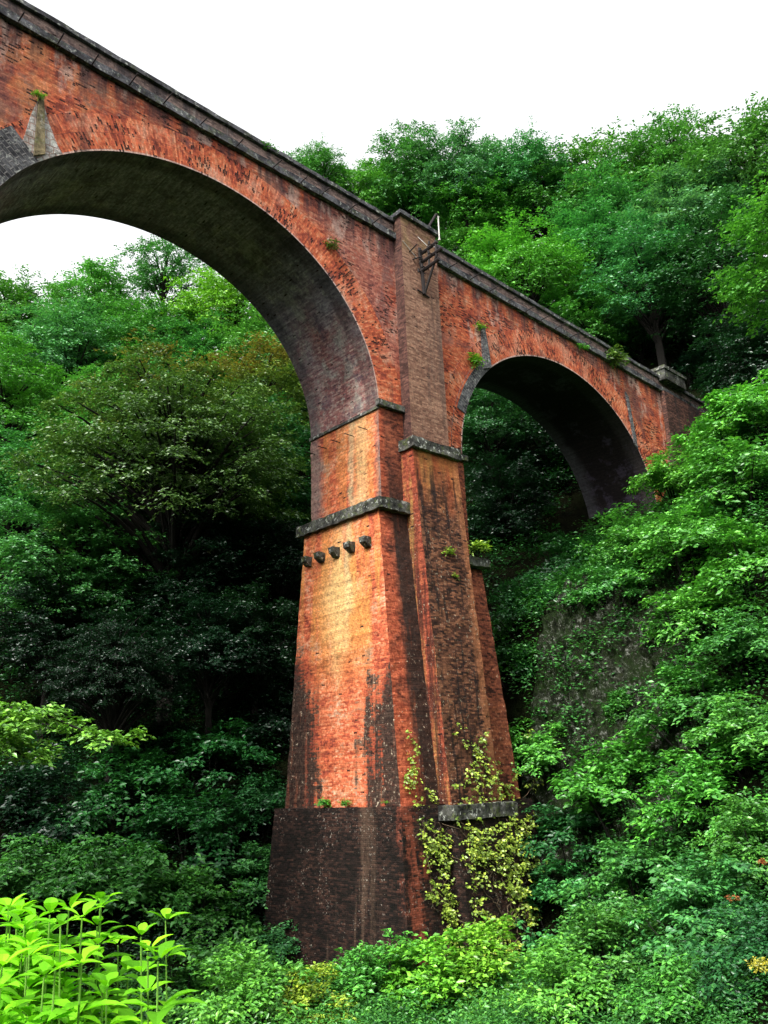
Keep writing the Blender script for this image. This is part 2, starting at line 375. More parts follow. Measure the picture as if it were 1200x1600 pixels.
def ring(mb, xc, zs, o0, o1, y0, y1, i0=0, i1=NS, mf=0, ms=1, mt=0, ends=True):
    for i in range(i0, i1):
        a0, a1 = TH[i], TH[i+1]
        I0, I1, O0, O1 = ell(xc, zs, a0, o0), ell(xc, zs, a1, o0), ell(xc, zs, a0, o1), ell(xc, zs, a1, o1)
        v0, v1 = arc[i], arc[i+1]
        mb.poly([(I0[0], y0, I0[1]), (O0[0], y0, O0[1]), (O1[0], y0, O1[1]), (I1[0], y0, I1[1])][::-1], [(o0, v0), (o1, v0), (o1, v1), (o0, v1)][::-1], mf)
        mb.poly([(I0[0], y1, I0[1]), (O0[0], y1, O0[1]), (O1[0], y1, O1[1]), (I1[0], y1, I1[1])], [(o0, v0), (o1, v0), (o1, v1), (o0, v1)], mf)
        mb.poly([(I0[0], y0, I0[1]), (I1[0], y0, I1[1]), (I1[0], y1, I1[1]), (I0[0], y1, I0[1])][::-1], [(y0, v0), (y0, v1), (y1, v1), (y1, v0)][::-1], ms)
        mb.poly([(O0[0], y0, O0[1]), (O1[0], y0, O1[1]), (O1[0], y1, O1[1]), (O0[0], y1, O0[1])], [(y0, v0), (y0, v1), (y1, v1), (y1, v0)], mt)
    if ends:
        for i in (i0, i1):
            I, O = ell(xc, zs, TH[i], o0), ell(xc, zs, TH[i], o1)
            mb.poly([(I[0], y0, I[1]), (I[0], y1, I[1]), (O[0], y1, O[1]), (O[0], y0, O[1])], None, mf)
for xc, zs in ARCHES:
    m = MB(); ring(m, xc, zs, 0, .76, -.035, WID+.035)
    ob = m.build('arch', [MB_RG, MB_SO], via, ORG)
    m = MB(); ring(m, xc, zs, .762, 1.55, -.015, WID+.015, ms=0)
    adopt(m.build('arch_ring', [MB_RG]), ob, (0, 0, 0))
# spandrel walls
for k, (xc, zs) in enumerate(ARCHES):
    for y0, y1 in ((0, .9), (WID-.9, WID)):
        m = MB()
        pts = [ell(xc, zs, t, 1.551) for t in TH][::-1]
        L = xc-A-HP; Rr = xc+A+HP
        pts = [(L, zs-.02), (pts[0][0], zs-.02)]+pts+[(pts[-1][0], zs-.02), (Rr, zs-.02)]
        for a, b in zip(pts[:-1], pts[1:]):
            if b[0]-a[0] < 1e-6: continue
            m.grid((a[0], y0, a[1]), (b[0], y0, b[1]), (b[0], y0, ZSTR(b[0])), (a[0], y0, ZSTR(a[0])), 3)
            m.grid((b[0], y1, b[1]), (a[0], y1, a[1]), (a[0], y1, ZSTR(a[0])), (b[0], y1, ZSTR(b[0])), 3)
        m.build('spandrel_wall', MB_SP, via, ORG)
# far abutment: dark weathered wing with a small cap
m = MB(); xr = 3*HP+2*A-HP
m.loft([(-14., xr+.02, 34, -.02, WID+.02), ((ZSTR(xr), ZSTR(34)), xr+.02, 34, -.02, WID+.02)], 3)
m.build('abutment', MB_SP, via, ORG)
m = MB(); m.loft([(-14., 23.5, 34, -.35, -.03), ((ZSTR(23.5)-.01, ZSTR(34)-.01), 23.5, 34, -.35, -.03)], .6)
m.build('abutment_buttress', MB_DP, via, ORG, .02)
m = MB(); m.loft([((9.0, 8.9), 23.5, 26.2, -.6, .6), ((9.75, 9.65), 23.5, 26.2, -.6, .6)], .3)
m.loft([((9.76, 9.66), 23.4, 26.3, -.7, .7), ((9.98, 9.88), 23.4, 26.3, -.7, .7)], .3)
m.build('end_post', M_LEDGE, via, ORG, .03)
# string course, parapets, coping, deck
XL, XR = -45.5, 34.
def run(x0, x1, y0, y1, zb, zt, step=.7):
    m = MB(); n_ = max(1, int((x1-x0)/step))
    for i in range(n_):
        a, b = x0+(x1-x0)*i/n_, x0+(x1-x0)*(i+1)/n_
        m.grid((a, y0, ZSTR(a)+zb), (b, y0, ZSTR(b)+zb), (b, y0, ZSTR(b)+zt), (a, y0, ZSTR(a)+zt), 1)
        m.grid((b, y1, ZSTR(b)+zb), (a, y1, ZSTR(a)+zb), (a, y1, ZSTR(a)+zt), (b, y1, ZSTR(b)+zt), 1)
        m.poly([(a, y0, ZSTR(a)+zt), (b, y0, ZSTR(b)+zt), (b, y1, ZSTR(b)+zt), (a, y1, ZSTR(a)+zt)])
        m.poly([(a, y1, ZSTR(a)+zb), (b, y1, ZSTR(b)+zb), (b, y0, ZSTR(b)+zb), (a, y0, ZSTR(a)+zb)])
    for x, fl in ((x0, 0), (x1, 1)):
        q = [(x, y0, ZSTR(x)+zb), (x, y0, ZSTR(x)+zt), (x, y1, ZSTR(x)+zt), (x, y1, ZSTR(x)+zb)]; m.poly(q)
    return m
run(XL, XR, .46, WID-.46, -.3, .1, 3).build('track_bed', M_BALLAST, via, ORG)
for side in (0, 1):
    yf = (lambda a, b: (a, b)) if side == 0 else (lambda a, b: (WID-b, WID-a))
    cuts = [(XL, -3*HP-2*A+HP-1.25), (-2*A-2*HP+1.25, -1.26), (1.26, XR)]
    for a, b in cuts:
        s = run(a, b, *yf(-.22, .44), .0, .33, .5).build('string_course', M_COPE, via, ORG, .035)
        p = run(a, b, *yf(-.04, .43), .331, .96, 2).build('parapet', MB_PA, via, ORG)
        adopt(run(a, b, *yf(-.20, .55), .961, 1.17, .45).build('coping', M_COPE, rough=.03), p, (0, 0, 0))
m = MB()
ROD_ROOTS = []
for px, py in [(28,39),(90,77),(144,105),(202,139),(255,165),(313,190),(370,222),(427,263),(470,291),(503,315),(545,335),(582,358),(702,427),(735,444),(765,460),(795,477),(822,492),(846,507),(868,518),(892,532),(915,545)]:
    d = ray(px, py); t = (-.22-CAM[1])/d[1]; p = CAM+d*t
    ROD_ROOTS.append(p[0])
rods = []
for x in ROD_ROOTS:
    m = MB(); z = ZSTR(x)+.05+random.uniform(-.02, .05); L = random.uniform(.5, .8)
    m.bar((x, .1, z), (x+random.uniform(-.03, .03), -.22-L, z+random.uniform(-.02, .06)), .03, 5)
    m.bar((x, -.24, z), (x+.05, -.34, z-.16), .018, 5)
    rods.append(m.build('iron_hook', M_IRON, via, ORG))

# piers -------------------------------------------------------------
hx = lambda z: 2.9665-.0374*z
dy = lambda z: max(.05, -.25-.0871*z)
pd = lambda z: .669-.0726*z
def pier(x0, zl, zr, zb=-23.5, full=True):
    # left / right halves carry their cornices at their own heights
    m = MB(); cl, cr = zl-4.6, zr-5.35
    for sgn, zt, zc in ((-1, zl, cl), (1, zr, cr)):
        def lv(z, h, d): return (z, x0-h if sgn < 0 else x0, x0 if sgn < 0 else x0+h, -d, WID+d)
        L = [lv(z, hx(z), max(.1, dy(z))) for z in np.linspace(-17.55, zc-.5, 7)]
        m.loft(L, .3, True)
        m.loft([lv(zc-.5, hx(zc)-.02, .05), lv(zc, 2.86, .05)], .5, False)
        m.loft([lv(zc, 2.84, .04), lv(zt-.001, 2.80, .04)], .55, True)
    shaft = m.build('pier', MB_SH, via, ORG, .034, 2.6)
    kid = lambda mb, nm, mat, r=0., f=1.6: adopt(mb.build(nm, mat, rough=r, freq=f), shaft, (0, 0, 0))
    m = MB(); m.loft([(zb, x0-4.32, x0+4.32, -2.15, WID+2.15), (-17.55, x0-3.95, x0+3.95, -1.62, WID+1.62)], .6); kid(m, 'plinth', MB_PT, .03, 2.2)
    # pilaster: upper straight, lower battered, plinth
    zt = 10.62-G*x0
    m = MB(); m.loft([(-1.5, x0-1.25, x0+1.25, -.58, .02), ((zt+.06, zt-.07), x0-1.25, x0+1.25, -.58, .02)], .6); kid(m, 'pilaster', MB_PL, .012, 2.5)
    m = MB(); m.loft([((zt+.07, zt-.06), x0-1.42, x0+1.42, -.76, .56), ((zt+.28, zt+.15), x0-1.42, x0+1.42, -.76, .56)], .35); kid(m, 'pilaster_cap', M_COPE, .03)
    m = MB()
    L = [(z, x0-1.48, x0+1.48, -pd(z), .0) for z in np.linspace(-17.6, -2.0, 8)]
    m.loft(L, .3); kid(m, 'pilaster', MB_PB, .034, 2.6)
    m = MB(); m.loft([(zb, x0-1.75, x0+1.75, -2.95, 0), (-18.15, x0-1.7, x0+1.7, -2.35, 0)], .6); kid(m, 'pilaster_plinth', MB_PT, .03, 2.2)
    # stone ledges
    m = MB(); m.box(x0-1.62, x0+1.62, -1.02, -.05, -2.02, -1.52, .2); kid(m, 'ledge', M_LEDGE, .05, 2.4)
    m = MB(); m.box(x0-1.95, x0+1.9, -2.5, -1.5, -18.15, -17.6, .2); kid(m, 'ledge', M_LEDGE, .05, 2.4)
    m = MB(); m.box(x0-3.36, x0-1.49, -.5, WID+.6, cl-.52, cl, .2); kid(m, 'cornice', M_LEDGE, .055, 2.4)
    m = MB(); m.box(x0+1.49, x0+3.45, -.75, WID+.7, cr-.42, cr, .2); kid(m, 'cornice', M_LEDGE, .05, 2.4)
    m = MB(); m.box(x0-2.92, x0-1.26, -.24, .0, zl-.02, zl+.28, .25); m.box(x0-2.88, x0-2.74, -.06, WID+.06, zl-.16, zl-.02, .4); kid(m, 'springer_ledge', M_LEDGE, .015, 2.4)
    m = MB(); m.box(x0+1.26, x0+2.95, -.26, .0, zr-.28, zr-.01, .25); kid(m, 'springer_ledge', M_LEDGE, .015, 2.4)
    for y in (.51, 1.6, 2.69, 3.77, 4.75):
        m = MB(); xx = x0-hx(-6.5)
        m.loft([(-6.72, xx-.12, xx+.1, y-.17, y+.17), (-6.52, xx-.36, xx+.1, y-.19, y+.19), (-6.28, xx-.40, xx+.1, y-.2, y+.2)], .12); kid(m, 'corbel', M_LEDGE, .03, 4)
    if full:
        for y in (.75, 1.75, 2.75, 3.75, 4.7):
            m = MB(); m.bar((x0-2.75, y, -.95), (x0-3.35, y+.02, -.93), .022, 5); kid(m, 'iron_pin', M_IRON)
pier(0, 0., -1.25)
pier(-2*A-2*HP, 1.2, 0., full=False)
m = MB(); xr0 = xr
m.loft([(-15, xr0-.25, xr0+1.2, .05, WID-.05), (-1.27, xr0+.0, xr0+1.2, .05, WID-.05)], .6); m.build('abutment_pier', MB_SH, via, ORG, .02)

# stone haunches and tapering relief wedges in the faces of the arches
def haunch(k, i0, i1, o1, mat, y=-.075):
    xc, zs = ARCHES[k]; m = MB(); ring(m, xc, zs, .004, o1, y, -.036, i0, i1, 0, 0, 0)
    return m.build('stone_haunch', mat, via, ORG, .012, 3)
def wedge(pts, depth, mat, name='relief_wedge', y=-.02):
    m = MB(); F = [(x, y-depth, z) for x, z in pts]; Bk = [(x, y, z) for x, z in pts]
    m.poly(F); n_ = len(pts)
    for i in range(n_):
        j = (i+1) % n_; m.poly([F[i], Bk[i], Bk[j], F[j]])
    return m.build(name, mat, via, ORG, .02, 3)
def idx(k, x):      # nearest arch station whose intrados is at x
    xc = ARCHES[k][0]; return min(range(NS+1), key=lambda i: abs(xc+A*math.cos(TH[i])-x))
haunch(0, idx(0, -18.9), NS, 1.45, M_VOUS); haunch(1, idx(1, 5.5), NS-7, .62, M_VOUS)
haunch(0, idx(0, -18.1), idx(0, -18.9)+1, .74, M_LIME, -.06)
wedge([(-19.14, 5.25), (-18.76, 5.52), (-18.98, 7.9), (-19.14, 7.9)], .13, M_OCHRE)
wedge([(-18.75, 5.53), (-18.2, 5.9), (-18.66, 6.9), (-18.96, 7.7)], .045, M_LIME)
wedge([(-19.6, 5.4), (-19.15, 5.26), (-19.15, 7.7), (-19.35, 7.0)], .045, M_LIME)
wedge([(4.9, 4.2), (5.5, 4.45), (5.2, 6.8), (5.0, 6.8)], .16, M_VOUS)
wedge([(19.2, 3.4), (19.55, 3.0), (19.2, 6.6), (18.95, 6.9)], .10, M_VOUS)

# steel wire bracket on the pilaster
bo = (0.1, -.6, 6.6)
br = tag(empty('wire_bracket', bo), 'black steel bracket with crossarms and insulator pins bolted to the tall brick pilaster', 'bracket')
def bpart(name, bars, mat=M_IRON, r=.04):
    m = MB()
    for a, b in bars: m.bar(a, b, r, 6)
    return m.build(name, mat, br, bo)
bpart('post', [((.05, -.70, 6.6), (-.12, -.72, 9.15))], r=.10)
bpart('strut', [((.08, -.70, 6.65), (.02, -1.75, 8.35))], r=.07)
bpart('foot', [((-.35, -.64, 6.72), (.45, -.64, 6.58)), ((.05, -.6, 6.6), (.05, -.78, 6.6))], r=.045)
for z, l in ((8.95, 1.25), (8.45, 1.55), (7.95, 1.3)): bpart('crossarm', [((-.05, -.60, z-.1), (.0, -.6-l, z+.05))], r=.09)
bpart('upright', [((0, -1.2, 7.9), (0, -1.2, 9.1)), ((0, -1.72, 8.3), (0, -1.72, 9.15))], r=.06)
for y, z in ((-.85, 8.45), (-.98, 7.95), (-.85, 8.95), (-1.5, 8.45), (-1.55, 8.95), (-.72, 7.8)):
    m = MB(); m.bar((-.22, y, z), (.2, y, z), .028, 6); m.bar((-.3, y, z-.09), (-.3, y, z+.1), .05, 8); m.build('insulator', M_IRON, br, bo)
bpart('wall_hook', [((-.75, -.6, 8.75), (-.75, -1.15, 8.9)), ((-.55, -.6, 8.4), (-.25, -1.0, 8.5))], r=.035)
bpart('cable', [((-.1, -.62, 9.9), (.35, -.9, 9.35)), ((.35, -.9, 9.35), (.5, -1.3, 9.2)), ((-1.2, -.62, 9.2), (-.3, -.62, 8.6))], M_GALV, .02)
def post(name, a, b, r, mat, label, cat):
    m = MB(); m.bar((0, 0, 0), Vector(b)-Vector(a), r, 7, r*.85); v = (Vector(b)-Vector(a))
    m.bar(v*.98-Vector((.04, 0, 0)), v*.98+Vector((.09, 0, .02)), r*.8, 6); m.bar((0, 0, 0), (0, 0, .06), r*1.8, 7)
    o = m.build(name, mat); o.location = a; tag(o, label, cat)
post('pole', (1.30, -.82, 10.2), (1.30, -.84, 11.65), .04, M_GALV, 'short pale upright pole standing on the pilaster cap above the steel bracket', 'pole')
post('pipe', (.75, -.45, 10.72), (1.2, -.8, 11.75), .075, M_IRON, 'dark leaning iron pipe stub on the pilaster cap beside the pale pole', 'pipe')

# ------------------------------------------------------------------ terrain
CP = [ # x, y, z
(-28,-27,-18.5),(-26,-24,-18.5),(-22,-25,-19.5),(-30,-20,-19.3),(-24,-20,-20.5),(-18,-16,-22.8),(-14,-10,-23.9),(-12,-4,-24.2),(-14,3,-24.3),(-16,10,-23.3),
(-5,-6,-24.2),(-6,0,-24),(-3,-3,-23.9),(3,-3,-23.2),(3,7,-21),(-3,8,-22.5),(0,-8,-22),(-6,-12,-23),(-10,-16,-23),(-14,-22,-22),
(4.6,-3.5,-20.8),(5.6,0,-15.5),(7,0,-10.5),(8.5,-1,-8),(12,0,-7.2),(15.7,0,-5.4),(20,0,-1.8),(24,0,2.2),(28.8,0,6.6),(34,0,9.3),
(6.5,-5,-16),(9,-5,-9.5),(12,-6,-6),(16,-6,-2.6),(22,-6,3),(5,-10,-16),(9,-10,-10.5),(14,-12,-5),(20,-12,0),
(2,-14,-18.2),(6,-16,-14),(-2,-18,-19.5),(2,-22,-16),(-6,-22,-20),(-10,-26,-21),(10,-20,-9),(20,-20,-3),(0,-32,-16),(15,-32,-6),(-20,-34,-19),
(8,5,-11),(12,6,-7),(20,6,-.5),(30,2.5,8.6),(34,6,10),(38,3,12),(30,-6,8),(40,-8,13),
(-14,20,-18),(-6,14,-18),(-22,22,-19),(-10,30,-9),(-18,34,-9),(-8,40,3),(-20,46,4),(0,56,17),(-16,60,17),
(2,12,-15),(8,12,-9),(14,14,-2.5),(4,22,-8),(12,24,3),(22,18,12),(20,30,16),(32,16,17),(34,30,27),(14,44,18),(26,46,28),
(42,8,20),(46,18,28),(52,2,27),(58,14,36),(56,-10,24),(44,36,37),(70,0,38),(30,66,36),(0,80,34),(70,40,48),(60,-30,22),(40,-30,8),
(-40,-10,-19),(-45,3,-10),(-34,4,-20),(-45,20,-10),(-50,-30,-16),(-60,0,0),(-60,40,8),(-30,-60,-20),(20,-60,-4),(100,0,48),(100,80,60),(0,130,52),(-80,100,40),(-100,0,15),(-100,-80,5),(0,-110,0),(90,-90,25)]
CPa = np.array(CP, float)
def U(d): 
    r2 = (d**2).sum(-1); return r2*np.log(np.maximum(r2, 1e-9))*.5
def tps():
    n_ = len(CPa); X = CPa[:, :2]; K = U(X[:, None]-X[None])+np.eye(n_)*6.
    Pm = np.c_[np.ones(n_), X]; Mx = np.zeros((n_+3, n_+3)); Mx[:n_, :n_] = K; Mx[:n_, n_:] = Pm; Mx[n_:, :n_] = Pm.T
    return np.linalg.solve(Mx, np.r_[CPa[:, 2], 0, 0, 0])
TW = tps()
def H0(P):
    P = np.atleast_2d(P).astype(float); n_ = len(CPa)
    z = U(P[:, None]-CPa[None, :, :2])@TW[:n_]+TW[n_]+P@TW[n_+1:]
    r = np.hypot(P[:, 0], P[:, 1]); k = np.clip((r-110)/60, 0, 1)
    z = z*(1-k)+42*k+0*r
    return z
rn = rng.uniform(0, 6.28, (10, 2))
def bumps(P):
    z = 0
    for i, (s, a) in enumerate(((.5, .35), (.83, .25), (1.4, .16), (2.3, .09))):
        z = z+a*np.sin(P[:, 0]*s+rn[i, 0]+1.3*np.sin(P[:, 1]*s*.7))*np.sin(P[:, 1]*s*1.1+rn[i, 1]+np.sin(P[:, 0]*s*.6))
    return z
def H(P): P = np.atleast_2d(P).astype(float); return H0(P)+bumps(P)
def Hs(x, y): return float(H([[x, y]])[0])
def axis(lo, hi, f0, f1, fine, coarse):
    a = list(np.arange(lo, f0, coarse))+list(np.arange(f0, f1, fine))+list(np.arange(f1, hi+coarse, coarse)); return np.array(a)
gx = axis(-420, 460, -48, 72, .8, 14); gy = axis(-420, 460, -40, 80, .8, 14)
GX, GY = np.meshgrid(gx, gy, indexing='ij'); PT = np.c_[GX.ravel(), GY.ravel()]
GZ = np.concatenate([H(PT[i:i+4000]) for i in range(0, len(PT), 4000)])
me = bpy.data.meshes.new('ground'); nx_, ny_ = len(gx), len(gy)
idm = np.arange(nx_*ny_).reshape(nx_, ny_)
F = np.stack([idm[:-1, :-1], idm[1:, :-1], idm[1:, 1:], idm[:-1, 1:]], -1).reshape(-1, 4)
me.from_pydata(np.c_[PT, GZ].tolist(), [], F.tolist()); me.polygons.foreach_set('use_smooth', [True]*len(F))
n = N('woodland_soil'); P = n.coord('Object'); x, y, z = n.sep(P)
f1 = n.noise(P, .6, 6, .65); f2 = n.noise(P, 4, 6, .75); f3 = n.noise(P, 1.5, 6, .75)
c = n.ramp(f1, [(.3, (.004, .004, .003)), (.5, (.008, .009, .004)), (.7, (.010, .015, .005))])
rk = n.step((x-7.2+(f1-.5)*6).abs(), 3.0, 1.8)*n.step((y+4.5).abs(), 4., 2.5)*n.step(z, -20., -17.)*n.step(z, -7.5, -9.5)
rc = n.ramp(f3, [(.35, (.006, .007, .005)), (.5, (.022, .026, .014)), (.6, (.05, .055, .04)), (.66, (.24, .24, .22))])
c = n.mix(rk, c, n.mix(n.step(f2, .5, .62)*.6, rc, (.03, .055, .012)))
soil = n.done(n.bsdf(c, .95, n.bump(f2*1.2+f3*2, 1., .25), .02))
me.materials.append(soil); gr = bpy.data.objects.new('ground', me); C.objects.link(gr); gr['kind'] = 'structure'

# mossy rock face rising right of the pier
n = N('mossy_rock'); P = n.coord('Object'); f1 = n.noise(P, .8, 8, .7); f2 = n.noise(P, 3.5, 8, .8); f3 = n.noise(P, 3.4, 8, .85)
c = n.ramp(f3, [(.38, (.006, .007, .005)), (.47, (.026, .032, .016)), (.54, (.055, .068, .038)), (.585, (.40, .42, .36))])
c = n.mix(n.step(f1, .42, .56)*n.step(f2, .62, .50)*.9, c, (.022, .048, .008))
M_ROCK = n.done(n.bsdf(c, .95, n.bump(f2*1.5+f3*2, 1., .3), .15))
xs = np.arange(3.4, 12.2, .11); ys = np.arange(-9.6, .2, .13); RX, RY = np.meshgrid(xs, ys, indexing='ij'); Q = np.c_[RX.ravel(), RY.ravel()]
z0 = H(Q); e = .4; gxx = (H(Q+[e, 0])-z0)/e; gyy = (H(Q+[0, e])-z0)/e; NR = np.c_[-gxx, -gyy, np.ones(len(Q))]; NR /= np.linalg.norm(NR, axis=1)[:, None]
ed = np.clip(1.15-np.maximum(np.abs(Q[:, 0]-7.2)/3.6, np.abs(Q[:, 1]+4.5)/4.3), 0, 1)
def rid(p): 
    v = Vector(p); a = mn.voronoi(v*.9)[0]; b_ = mn.voronoi(v*2.3)[0]
    return (a[1]-a[0])*.55+(b_[1]-b_[0])*.22+mn.fractal(v*1.7, .9, 2.1, 5)*.22-.12
dp = np.array([rid(p) for p in np.c_[Q, z0]])
V3 = np.c_[Q, z0]+NR*((dp*1.5+.18)*np.minimum(ed*4, 1)-np.where(ed < .16, .5, 0))[:, None]
me = bpy.data.meshes.new('rock_face'); im = np.arange(len(Q)).reshape(RX.shape)
me.from_pydata(V3.tolist(), [], np.stack([im[:-1, :-1], im[1:, :-1], im[1:, 1:], im[:-1, 1:]], -1).reshape(-1, 4).tolist()); me.materials.append(M_ROCK)
rf = bpy.data.objects.new('rock_face', me); C.objects.link(rf); tag(rf, 'grey mossy rock face with pale lichen on the slope right of the pier', 'rock face')

# ------------------------------------------------------------------ foliage
def leaf_mat(name, trans=.22, rough=.45, spec=.35, bronze=False):
    n = N(name); oi = n.nd('ShaderNodeObjectInfo')
    at = n.nd('ShaderNodeAttribute'); at.attribute_name = 'rnd'; r = E_(n, at.outputs['Fac'])
    P = n.coord('Object'); cl = n.noise(P, 3., 3)*.75+n.noise(P, .45, 4)*.9-.32
    base = oi.outputs['Color']
    if bronze: _x, _y, zz = n.sep(P); base = n.mix(n.step(zz+(cl-.5)*.9, .32, .62)*.8, base, (.19, .15, .03))
    c = n.mul(1., base, n.ramp(r*.7+cl*.5-.08, [(0, (.25, .32, .36)), (.35, (.65, .72, .7)), (.65, (1.15, 1.15, 1.1)), (1, (2.1, 1.75, 1.3))]))
    sh = n.bsdf(c, rough, None, spec)
    t = n.nd('ShaderNodeBsdfTranslucent'); n.put(t.inputs[0], n.mul(1., c, (1.2, 1.3, .6)))
    mx = n.nd('ShaderNodeMixShader'); mx.inputs[0].default_value = trans
    n.t.links.new(sh, mx.inputs[1]); n.t.links.new(t.outputs[0], mx.inputs[2])
    return n.done(mx.outputs[0])
M_LEAF = leaf_mat('leaves', .2, .38, .6); M_BRONZE = leaf_mat('bronze_tipped_leaves', .2, .38, .6, True); M_LIMEL = leaf_mat('soft_bright_leaves', .35, .6, .12)
M_BARK = plain('bark', (.009, .008, .006), .95, 0, .7, 5)

def norm(a): return a/np.maximum(np.linalg.norm(a, axis=-1, keepdims=True), 1e-9)
def leaves_mesh(name, c, d, nrm, L, wr=.5, mat=None, fold=.18):
    """c base points, d pointing direction, nrm blade normal, L length"""
    n_ = len(c); d = norm(d); nrm = norm(nrm-(nrm*d).sum(-1, keepdims=True)*d); s = np.cross(d, nrm); L = L[:, None]
    w = L*wr*.5
    v = np.stack([c, c+d*L*.45+s*w+nrm*L*fold*.4, c+d*L-nrm*L*fold, c+d*L*.45-s*w+nrm*L*fold*.4], 1).reshape(-1, 3)
    b = np.arange(n_)*4
    lo = np.stack([b, b+1, b+2, b, b+2, b+3], 1).ravel()
    me = bpy.data.meshes.new(name)
    me.vertices.add(n_*4); me.vertices.foreach_set('co', v.ravel().astype('f'))
    me.loops.add(n_*6); me.loops.foreach_set('vertex_index', lo.astype('i'))
    me.polygons.add(n_*2); me.polygons.foreach_set('loop_start', (np.arange(n_*2)*3).astype('i'))
    try: me.polygons.foreach_set('loop_total', np.full(n_*2, 3, 'i'))
    except Exception: pass
    me.update(calc_edges=True)
    a = me.attributes.new('rnd', 'FLOAT', 'POINT'); a.data.foreach_set('value', np.repeat(rng.random(n_), 4).astype('f'))
    me.materials.append(mat or M_LEAF)
    return me
def sprays(cent, outd, R, twigs, per, ll, flat=.5, droop=.5, up=.75, R0=.1):
    """leafy twigs fanning out of each clump centre; returns base, dir, normal, length"""
    K = len(cent); T = K*twigs
    ci = np.repeat(np.arange(K), twigs)
    d = rng.normal(size=(T, 3)); d = norm(d); d[:, 2] *= flat; d += outd[ci]*.75; d = norm(d)
    d[:, 2] = d[:, 2]*flat+.12; d = norm(d)
    Rt = R[ci]*rng.uniform(.6, 1.1, T)
    st = cent[ci]+rng.normal(size=(T, 3))*(R[ci]*.25)[:, None]*[1, 1, .6]
    ti = np.repeat(np.arange(T), per); k = np.tile(np.arange(per), T); t = (k+rng.random(T*per))/per
    t = R0+(1-R0)*t
    side = np.where(k % 2 == 0, 1., -1.)
    hor = norm(np.cross(d, [0, 0, 1.]))
    pos = st[ti]+d[ti]*(Rt[ti]*t)[:, None]; pos[:, 2] -= droop*Rt[ti]*t**2*.6
    pos += rng.normal(size=pos.shape)*ll*.25
    dd = d[ti]*.75+hor[ti]*side[:, None]*.8+rng.normal(size=pos.shape)*.22; dd[:, 2] -= droop*.5*t
    nn = np.array([0, 0, 1.])*up+outd[ci[ti]]*.35+rng.normal(size=pos.shape)*.33
    return pos, dd, nn, ll*rng.uniform(.65, 1.25, T*per)
def tubes(name, paths, mat, sides=6):
    m = MB()
    for pts, rs in paths:
        pts = [Vector(p) for p in pts]
        rings = []
        for i, p in enumerate(pts):
            d = (pts[min(i+1, len(pts)-1)]-pts[max(i-1, 0)]).normalized(); q = d.to_track_quat('Z', 'Y')
            rings.append([p+q @ Vector((math.cos(2*math.pi*k/sides), math.sin(2*math.pi*k/sides), 0))*rs[i] for k in range(sides)])
        for a, b in zip(rings[:-1], rings[1:]):
            for k in range(sides):
                j = (k+1) % sides; m.poly([a[k], a[j], b[j], b[k]])
        m.poly(rings[-1])
    me = bpy.data.meshes.new(name); me.from_pydata(m.v, [], m.f); me.materials.append(mat); me.polygons.foreach_set('use_smooth', [True]*len(m.f))
    return me
def curve(a, b, bend, n_=6):
    a, b = np.array(a, float), np.array(b, float); t = np.linspace(0, 1, n_)[:, None]
    return a+(b-a)*t+np.array(bend)*np.sin(t*math.pi)
def make_tree(kind):
    """unit crown of radius about 1 centred on the origin; the trunk runs from far below"""
    if kind == 'round': K, fz, tw, per, ll, flat, droop = 125, .9, 18, 12, .052, .3, .6
    elif kind == 'tier': K, fz, tw, per, ll, flat, droop = 105, .95, 20, 12, .052, .22, .45
    elif kind == 'tall': K, fz, tw, per, ll, flat, droop = 125, 1.3, 17, 12, .056, .55, .6
    elif kind == 'spread': K, fz, tw, per, ll, flat, droop = 330, .75, 16, 12, .029, .22, .7
    elif kind == 'airy': K, fz, tw, per, ll, flat, droop = 60, .85, 16, 11, .056, .45, .35
    cs = []; 
    while len(cs) < K:
        p = rng.normal(size=3); p /= np.linalg.norm(p)
        if p[2] < -.8: continue
        r = rng.uniform(.45, .95) if len(cs) > K*.2 else rng.uniform(.1, .45)
        q = p*r*np.array([1, 1, fz])
        if all(np.linalg.norm((q-c)/[1, 1, .6]) > (.10 if kind == 'spread' else .17 if kind != 'airy' else .22) for c in cs) or rng.random() < .02: cs.append(q)
    cs = np.array(cs); 
    if kind == 'spread': cs[:, 2] = np.round(cs[:, 2]/.16)*.16+rng.normal(size=K)*.02-.25*(cs[:, 0]**2+cs[:, 1]**2)
    if kind == 'tier': cs[:, 2] = np.round(cs[:, 2]/.2)*.2+rng.normal(size=K)*.03
    out = norm(cs+[0, 0, .15]); R = rng.uniform(.20, .36, K)*(.6 if kind == 'spread' else 1)
    me = leaves_mesh('crown_'+kind, *sprays(cs, out, R, tw, per, ll, flat, droop))
    paths = []; zb = -4.
    lean = rng.normal(size=2)*.12
    tr = np.array([[lean[0]*0, 0, zb], [lean[0]*.3, lean[1]*.3, -2], [lean[0]*.6, lean[1]*.6, -1], [lean[0], lean[1], -.35], [lean[0]*1.2, lean[1]*1.1, .1], [lean[0]*1.1, lean[1]*1.4, .5*fz]])
    paths.append((tr, [.085, .07, .055, .045, .032, .012]))
    for c in cs[rng.permutation(K)[:int(K*.55)]]:
        h = np.clip(c[2]-.45-.3*rng.random(), -1.1, .3); base = np.array([np.interp(h, tr[:, 2], tr[:, 0]), np.interp(h, tr[:, 2], tr[:, 1]), h])
        p = curve(base, c, [0, 0, .1], 6); r0 = .024*rng.uniform(.7, 1.2); paths.append((p, np.linspace(r0, .004, 6)))
    return me, tubes('trunk_'+kind, paths, M_BARK)
